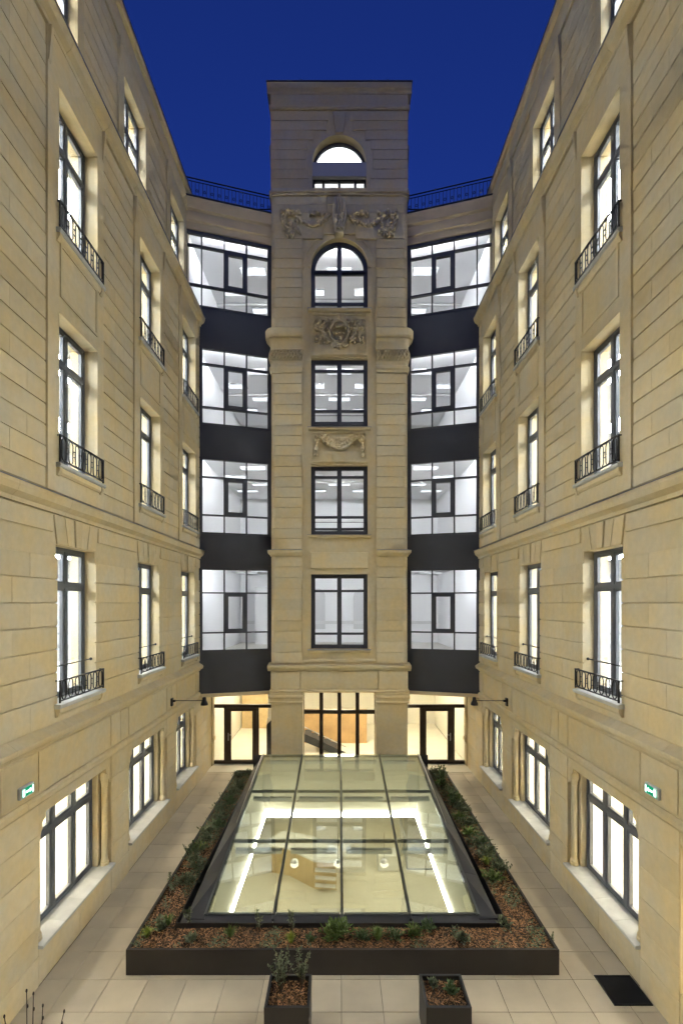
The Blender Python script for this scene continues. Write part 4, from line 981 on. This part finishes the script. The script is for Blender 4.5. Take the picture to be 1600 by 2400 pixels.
tuft(*bed(1140, 2025), .16, .20, 120, 'grass_lime', 'lime grass tuft in right planter strip', seed=71)
tuft(*bed(395, 2165), .16, .22, 120, 'leaf_bright', 'bright grass tuft near the front end of left strip', seed=77)
shrub(*bed(405, 2100), .50, .20, 9, 'leaf_olive', 'tall thin shrub leaning over the left edge of the planter', seed=72)
shrub(*bed(392, 2135), .30, .16, 6, 'leaf_olive', 'short thin shrub at the left rim before the tall thin one', seed=78)
shrub(*bed(445, 2010), .34, .16, 8, 'leaf_dark', 'dark thin shrub at left rim behind the lime tuft', seed=73)
shrub(*bed(1035, 1850), .75, .20, 14, 'leaf_dark', 'tallest dark shrub at far end of right strip by the door', seed=74, ls=(.05, .09))
shrub(*bed(1060, 1890), .5, .18, 14, 'leaf_dark', 'dark shrub in front of the tallest one in right strip', seed=75, ls=(.05, .09))
shrub(*bed(1290, 2205), .12, .08, 5, 'leaf_olive', 'tiny sprig at the front right rim of the planter', seed=76)

# creeping ground cover between the plants, thicker towards the far ends
rr = random.Random(5); mb = MB()
for x0, x1, y0, y1 in RECTS:
    for _ in range(int((x1 - x0) * (y1 - y0) * 1500)):
        x, y = rr.uniform(x0 + .03, x1 - .03), rr.uniform(y0 + .03, y1 - .03)
        d = noise.noise((x * 2.3, y * 1.5, 8.0)) + min(.42, (y - 9.6) * .16)
        if d < .02 or rr.random() > .45 + d: continue
        l = rr.uniform(.025, .06); leaf_at(mb, (x, y, soilh(x, y) + rr.uniform(.015, .075)), (rr.uniform(-1, 1), rr.uniform(-1, 1), rr.uniform(-.1, .7)), l, l * .55, rr.random())
tag(mb.build('ground_cover', 'leaf_olive', recalc=False), 'creeping olive ground cover spread over the planter mulch', 'ground cover', kind='stuff')

# ------------------------------------------------------------------ planter boxes
def pbox(x0, x1, label):
    y0, y1, zt = 6.29, 6.86, .60
    t = thing('planter_box', ((x0 + x1) / 2, (y0 + y1) / 2, 0), label, 'planter'); k = .025
    for nm, b in (('front_panel', (x0, x1, y0, y0 + k)), ('back_panel', (x0, x1, y1 - k, y1)), ('side_panel', (x0, x0 + k, y0 + k, y1 - k)), ('side_panel', (x1 - k, x1, y0 + k, y1 - k))):
        mb = MB(); mb.box(*b, .02, zt - .004); mb.build(nm, 'planter_metal', t)
    mb = MB(); v = [(x0, y0), (x1, y0), (x1, y1), (x0, y1)]; w = [(x0 + .034, y0 + .034), (x1 - .034, y0 + .034), (x1 - .034, y1 - .034), (x0 + .034, y1 - .034)]
    mb.add([(x, y, z) for z in (zt - .003, zt + .006) for x, y in v + w], [(8+a, 8+b, 12+b, 12+a) for a, b in ((0,1),(1,2),(2,3),(3,0))] + [(a, b, 8+b, 8+a) for a, b in ((0,1),(1,2),(2,3),(3,0))] + [(4+a, 12+a, 12+b, 4+b) for a, b in ((0,1),(1,2),(2,3),(3,0))])
    mb.build('rim', 'planter_rim', t)
    mb = MB(); mb.box(x0 + k, x1 - k, y0 + k, y1 - k, .4, .53); mb.build('soil', 'soil', t)
    return (x0 + k, x1 - k, y0 + k, y1 - k)
ra = pbox(-.98, -.39, 'square dark metal planter box with an olive shrub, left of centre')
rb = pbox(1.13, 1.72, 'square dark metal planter box with mulch and two small sprigs, right of centre')
chips('mulch', [ra], 2300, 'bark mulch in the left planter box', lambda x, y: .53, 8)
chips('mulch', [rb], 2300, 'bark mulch in the right planter box', lambda x, y: .53, 9)
shrub(-.80, 6.62, .62, .19, 22, 'leaf_olive', 'bushy olive shrub growing in the left planter box', z=.53, seed=80, ls=(.03, .055))
shrub(-.52, 6.72, .52, .14, 13, 'leaf_olive', 'thinner olive shoot at the right rear of the left planter box', z=.53, seed=81, ls=(.03, .055))
clump(1.30, 6.72, .10, .12, 12, .45, 'leaf_olive', 'small olive sprig at left rear of the right planter box', z=.53, seed=82)
clump(1.52, 6.58, .12, .16, 18, .45, 'leaf_dark', 'small dark sprig at right side of the right planter box', z=.53, seed=83)
# bare budding sapling in a pot at lower left
bp = thing('bare_sapling', (-3.2, 5.2, .30), 'bare dark twigs with buds at the lower left', 'sapling')
mb = MB(); bud = []
for px, py, x0 in ((63, 2322, -3.3), (79, 2329, -3.22), (101, 2357, -3.15), (151, 2370, -3.05), (11, 2382, -3.4)):
    zt = H - (py - 1413) * 5.2 / 1133; xt = (px - 795) * 5.2 / 1133
    pts = [Vector((-3.2, 5.2, .28)), Vector((x0, 5.2, .8)), Vector(((x0 + xt) / 2 - .05, 5.2 + rnd.uniform(-.05, .05), 1.0)), Vector((xt, 5.2, zt))]
    mb.tube(pts, [.012, .008, .006, .004], 6); bud.append(pts[-1]); bud.append(pts[-1].lerp(pts[-2], .25) + Vector((.008, 0, 0)))
mb.build('stem', 'twig', bp, smooth=True)
for b in bud:
    mb = MB(); mb.ball(b, (.010, .010, .022), 8, 6); mb.build('bud', 'twig', bp, smooth=True)
mb = MB(); mb.lathe((-3.2, 5.2, 0), [(.16, 0), (.22, .30), (.235, .31), (.235, .35), (.20, .35), (.19, .28)], 18); mb.build('pot', 'planter_metal', bp)

# ------------------------------------------------------------------ skylight
SK = thing('skylight', (PCX, 11.7, .1), 'large sloping glass skylight of twelve panes in a dark metal kerb', 'skylight')
def gz(y): return .41 + .1203 * (y - 8.5)
GX = [-2.335 + 1.19 * i for i in range(5)]; GY = [8.50, 10.63, 12.77, 14.90]
cx0, cx1 = GX[0], GX[-1]
def sheet(pts, th=.03): 
    return MB().prism(pts, (0, 0, -th))
# kerb flashings, in lengths
yy = [8.38, 9.6, 11.4, 13.2, 14.98]
for s, xi, xo in ((-1, cx0, -2.66), (1, cx1, 2.74)):
    for k in range(4):
        a, b = yy[k] + .002, yy[k+1] - .002; zo = lambda y: .40 + .052 * (y - 8.4)
        sheet([(xi, a, gz(a) - .005), (xo, a, zo(a)), (xo, b, zo(b)), (xi, b, gz(b) - .005)]).build('side_flashing', 'curb_metal', SK)
    sheet([(xo, yy[0], .40), (xo - s * .03, yy[0], .40), (xo - s * .03, yy[4], zo(yy[4])), (xo, yy[4], zo(yy[4]))], .36).build('kerb', 'curb_metal', SK)
for i in range(4):
    a, b = GX[i] + .003 - (.40 if i == 0 else 0), GX[i+1] - .003 + (.40 if i == 3 else 0)
    sheet([(a, 8.28, .365), (b, 8.28, .365), (b, 8.497, gz(8.497) - .012), (a, 8.497, gz(8.497) - .012)]).build('front_flashing', 'curb_metal', SK)
sheet([(-2.66, 14.985, 1.16), (2.74, 14.985, 1.16), (2.74, 15.2, .8), (-2.66, 15.2, .8)], .5).build('back_flashing', 'curb_metal', SK)
# well upstand under the glass
for s, x in ((-1, cx0 - .03), (1, cx1 + .03)):
    a, b = sorted((x, x + s * .05)); MB().prism([(a, 8.42, -.25), (a, 15.02, -.25), (a, 15.02, gz(15.02) - .05), (a, 8.42, gz(8.42) - .05)], (b - a, 0, 0)).build('upstand', 'cream_paint', SK)
MB().box(cx0 - .03, cx1 + .03, 14.96, 15.0, -.25, gz(14.9) - .03).build('upstand', 'cream_paint', SK)
MB().box(cx0 - .03, cx1 + .03, 8.40, 8.44, -.25, gz(8.4) - .04).build('upstand', 'cream_paint', SK)
for i in range(4):
    for j in range(3):
        a, b = GX[i] + .012, GX[i+1] - .012; y0, y1 = GY[j] + .012, GY[j+1] - .012
        p = MB().prism([(a, y0, gz(y0) + .012), (b, y0, gz(y0) + .012), (b, y1, gz(y1) + .012), (a, y1, gz(y1) + .012)], (0, 0, .012)).build('pane', 'skylight_glass', SK)
for i in range(5):
    w = .028 if 0 < i < 4 else .035; x = GX[i]
    MB().prism([(x - w, 8.46, gz(8.46) - .05), (x + w, 8.46, gz(8.46) - .05), (x + w, 8.46, gz(8.46) + .009), (x - w, 8.46, gz(8.46) + .009)], (0, 6.46, 6.46 * .1203)).build('glazing_bar', 'skylight_metal', SK)
    MB().prism([(x - .012, 8.44, gz(8.44) + .025), (x + .012, 8.44, gz(8.44) + .025), (x + .012, 8.44, gz(8.44) + .034), (x - .012, 8.44, gz(8.44) + .034)], (0, 6.48, 6.48 * .1203)).build('cap_strip', 'skylight_metal', SK)
    if 0 < i < 4: MB().box(x - .025, x + .025, 8.33, 8.46, .38, gz(8.46) + .02).build('bracket', 'curb_metal', SK, bevel=.01)
for j, y in enumerate(GY):
    for i in range(4):
        MB().box(GX[i] + .036, GX[i+1] - .036, y - .03, y + .03, gz(y) - .06, gz(y) + .003).build('cross_bar', 'skylight_metal', SK)
        if 0 < j: MB().box(GX[i] + .10, GX[i+1] - .10, y - .22, y - .10, gz(y) - .20, gz(y) - .12).build('blind_box', 'white_plastic', SK)

# ------------------------------------------------------------------ lobby below
ZL, ZC = -4.3, -1.05
wx = 2.46
m = MB(); v = [(x, y, z) for z in (-.24, ZC) for x, y in ((-wx + PCX, 8.38), (wx + PCX, 8.38), (wx + PCX, 15.66), (-wx + PCX, 15.66))]
m.add(v, [(0,1,5,4),(1,2,6,5),(2,3,7,6),(3,0,4,7)])
o = len(m.v); 
m.add([(-5.5, 6, ZC), (5.5, 6, ZC), (5.5, 24, ZC), (-5.5, 24, ZC), (-5.5, 6, ZL), (5.5, 6, ZL), (5.5, 24, ZL), (-5.5, 24, ZL)], [(0,1,5,4),(1,2,6,5),(2,3,7,6),(3,0,4,7)])
m.f += [(4, 5, o + 1, o), (5, 6, o + 2, o + 1), (6, 7, o + 3, o + 2), (7, 4, o, o + 3)]; m.t += [.5] * 4
m.add([(-wx + PCX, 15.03, -.23), (wx + PCX, 15.03, -.23), (wx + PCX, 15.66, -.23), (-wx + PCX, 15.66, -.23)], [(0, 1, 2, 3)])
LB = m.build('lobby', 'cream_paint', recalc=False); tag(LB, kind='structure')
MB().box(-5.49, 5.49, 6.01, 23.99, ZL - .05, ZL + .003).build('floor', 'cream_floor', LB)
def led(b, label):
    return tag(MB().box(*b).build('led_strip', 'led'), label, 'light strip', 'strip lights round the light well')
led((-wx + PCX + .01, -wx + PCX + .055, 8.45, 15.58, ZC + .02, ZC + .07), 'white strip light along the left edge of the light well under the skylight')
led((wx + PCX - .055, wx + PCX - .01, 8.45, 15.58, ZC + .02, ZC + .08), 'white strip light along the right edge of the light well under the skylight')
led((-wx + PCX + .01, wx + PCX - .01, 15.60, 15.65, ZC + .02, ZC + .13), 'white strip light across the far edge of the light well under the skylight')
for x, y in ((-3.9, 9), (3.9, 9), (-3.9, 13), (3.9, 13), (-2, 18.5), (2, 18.5), (0, 21), (-3.9, 17), (3.9, 17)):  # extra panels out of view, added to brighten the lobby
    ceiling_light(x - .6, x + .6, y - .6, y + .6, ZC, 'fill_lobby', 'added unseen square warm fill panel on the lobby ceiling below the skylight', 'added lobby fill panels')
dk = thing('reception_desk', (-1.4, 18, ZL), 'angular white-topped reception desk with light wood front below the skylight', 'desk')
top = [(-2.75, 18.6), (-2.2, 19.3), (-1.0, 18.8), (.02, 17.9), (.02, 16.95), (-.9, 17.05), (-1.9, 17.9), (-2.65, 18.15)]
MB().prism([(x, y, ZL + 1.02) for x, y in top], (0, 0, .08)).build('top', 'white_gloss', dk, bevel=.015)
ft = [(-2.6, 18.55), (-2.15, 19.15), (-1.0, 18.65), (-.1, 17.8), (-.1, 17.1), (-.88, 17.2), (-1.85, 18.02), (-2.55, 18.25)]
MB().prism([(x, y, ZL + .004) for x, y in ft], (0, 0, 1.015)).build('body', 'wood_light', dk)
for k in range(3): MB().prism([(-.86, 17.19 - .02, ZL + .2 + .27 * k), (-.12, 17.09 - .02, ZL + .2 + .27 * k), (-.12, 17.07 - .2, ZL + .2 + .27 * k), (-.86, 17.17 - .2, ZL + .2 + .27 * k)], (0, 0, .03)).build('shelf', 'white_gloss', dk)
for i, x in enumerate((-1.39, -.04, 1.39)):
    t = thing('globe_lamp', (x, 15.0, -2.2), '%s of three half-mirrored globe lamps hanging below the skylight' % ('leftmost', 'middle', 'rightmost')[i], 'lamp', 'globe lamps in the lobby')
    m = MB(); m.ball((x, 15.0, -2.2), .135, 18, 12); n = len(m.f)
    lo = MB(); hi = MB(); lo.v = m.v[:]; hi.v = m.v[:]
    for f in m.f:
        cz = sum(m.v[q][2] for q in f) / len(f); (hi if cz > -2.17 else lo).f.append(f)
    lo.t = [.5] * len(lo.f); hi.t = [.5] * len(hi.f)
    lo.build('globe', 'globe_light', t, smooth=True, recalc=False); hi.build('cap', 'steel', t, smooth=True, recalc=False)
    MB().tube([(x, 15.0, -2.07), (x, 15.0, -1.25)], .006, 5).build('cord', 'iron', t)
tag(MB().box(1.45, 2.25, 18.3, 18.9, ZL + .004, ZL + .62).build('bench', 'white_gloss', bevel=.03), 'white low bench beside the rightmost globe lamp in the lobby', 'bench')
sr = thing('stair_railing', (2.7, 18.6, ZL), 'thin metal stair railing at right below the skylight', 'railing')
for pts in ([(2.57, 18.4, ZL + .05), (2.45, 19.4, -2.75)], [(2.45, 19.4, ZL), (2.45, 19.4, -2.75)], [(2.57, 18.4, ZL + .05), (3.6, 18.4, ZL + .05)], [(2.57, 18.4, ZL + .05), (2.57, 18.4, -3.3), (2.45, 19.4, -2.75)]):
    MB().tube(pts, .03, 6).build('bar', 'steel', sr, smooth=True)
tag(MB().prism([(1.0, 20.6, -1.3), (2.15, 20.6, -1.3), (2.15, 20.6, -2.5)], (0, .1, 0)).build('stair_soffit', 'grey_paint'), 'grey triangular stair soffit in the lobby at far right', 'stair')
tag(MB().prism([(-.6, 12.2, ZL + .005), (2.3, 12.6, ZL + .005), (1.6, 14.6, ZL + .005), (-.2, 15.0, ZL + .005)], (0, 0, .012)).build('rug', 'sill_stone'), 'pale grey angular rug on the lobby floor', 'rug')

# ------------------------------------------------------------------ small fittings
for S in (-1, 1):
    pl = Plane((S * WX, 0, 0), (0, 1, 0), (-S, 0, 0))
    t = thing('exit_sign', pl.P(7.03, 3.13, .02), 'lit green and white exit sign on the %s wing frieze' % SIDE[S], 'exit sign')
    MB_ = MB(); pl.box(MB_, 6.88, 7.19, 3.05, 3.22, .019, .075); MB_.build('case', 'white_plastic', t, bevel=.012)
    q = MB(); pl.box(q, 6.90, 7.17, 3.07, 3.20, .0755, .078); q.build('face', 'sign_green', t)
    def sgn(pts): q = MB(); q.prism([pl.P(a, z, .0785) for a, z in pts], pl.n * .001); return q
    d = 1
    sgn([(6.99, 3.12), (7.08, 3.12), (7.08, 3.10), (7.12, 3.135), (7.08, 3.17), (7.08, 3.15), (6.99, 3.15)]).build('arrow', 'sign_white', t)
    sgn([(6.915, 3.085), (6.965, 3.085), (6.965, 3.185), (6.915, 3.185)]).build('door_symbol', 'sign_white', t)
    sgn([(7.13, 3.085), (7.16, 3.085), (7.16, 3.185), (7.13, 3.185)]).build('figure_symbol', 'sign_white', t)
    t = thing('wall_spotlight', pl.P(13.2, 3.18, .02), 'black arm spotlight projecting from the %s wing near the door' % SIDE[S], 'spotlight')
    q = MB(); pl.box(q, 13.14, 13.26, 3.06, 3.27, .019, .06); q.build('wall_plate', 'iron', t)
    q = MB(); pl.box(q, 13.17, 13.23, 3.17, 3.22, .061, .13); q.build('arm_socket', 'iron', t)
    q = MB(); q.tube([pl.P(13.2, 3.20, .12), pl.P(13.2, 3.20, .86)], .010, 6); q.build('arm', 'iron', t, smooth=True)
    q = MB(); q.lathe(pl.P(13.2, 3.08, .92), [(.10, 0), (.095, .05), (.055, .13), (.05, .20), (.03, .22)], 14); q.build('head', 'iron', t)
    q = MB(); pl.box(q, 13.18, 13.22, 3.18, 3.22, .855, .90); q.build('knuckle', 'iron', t)
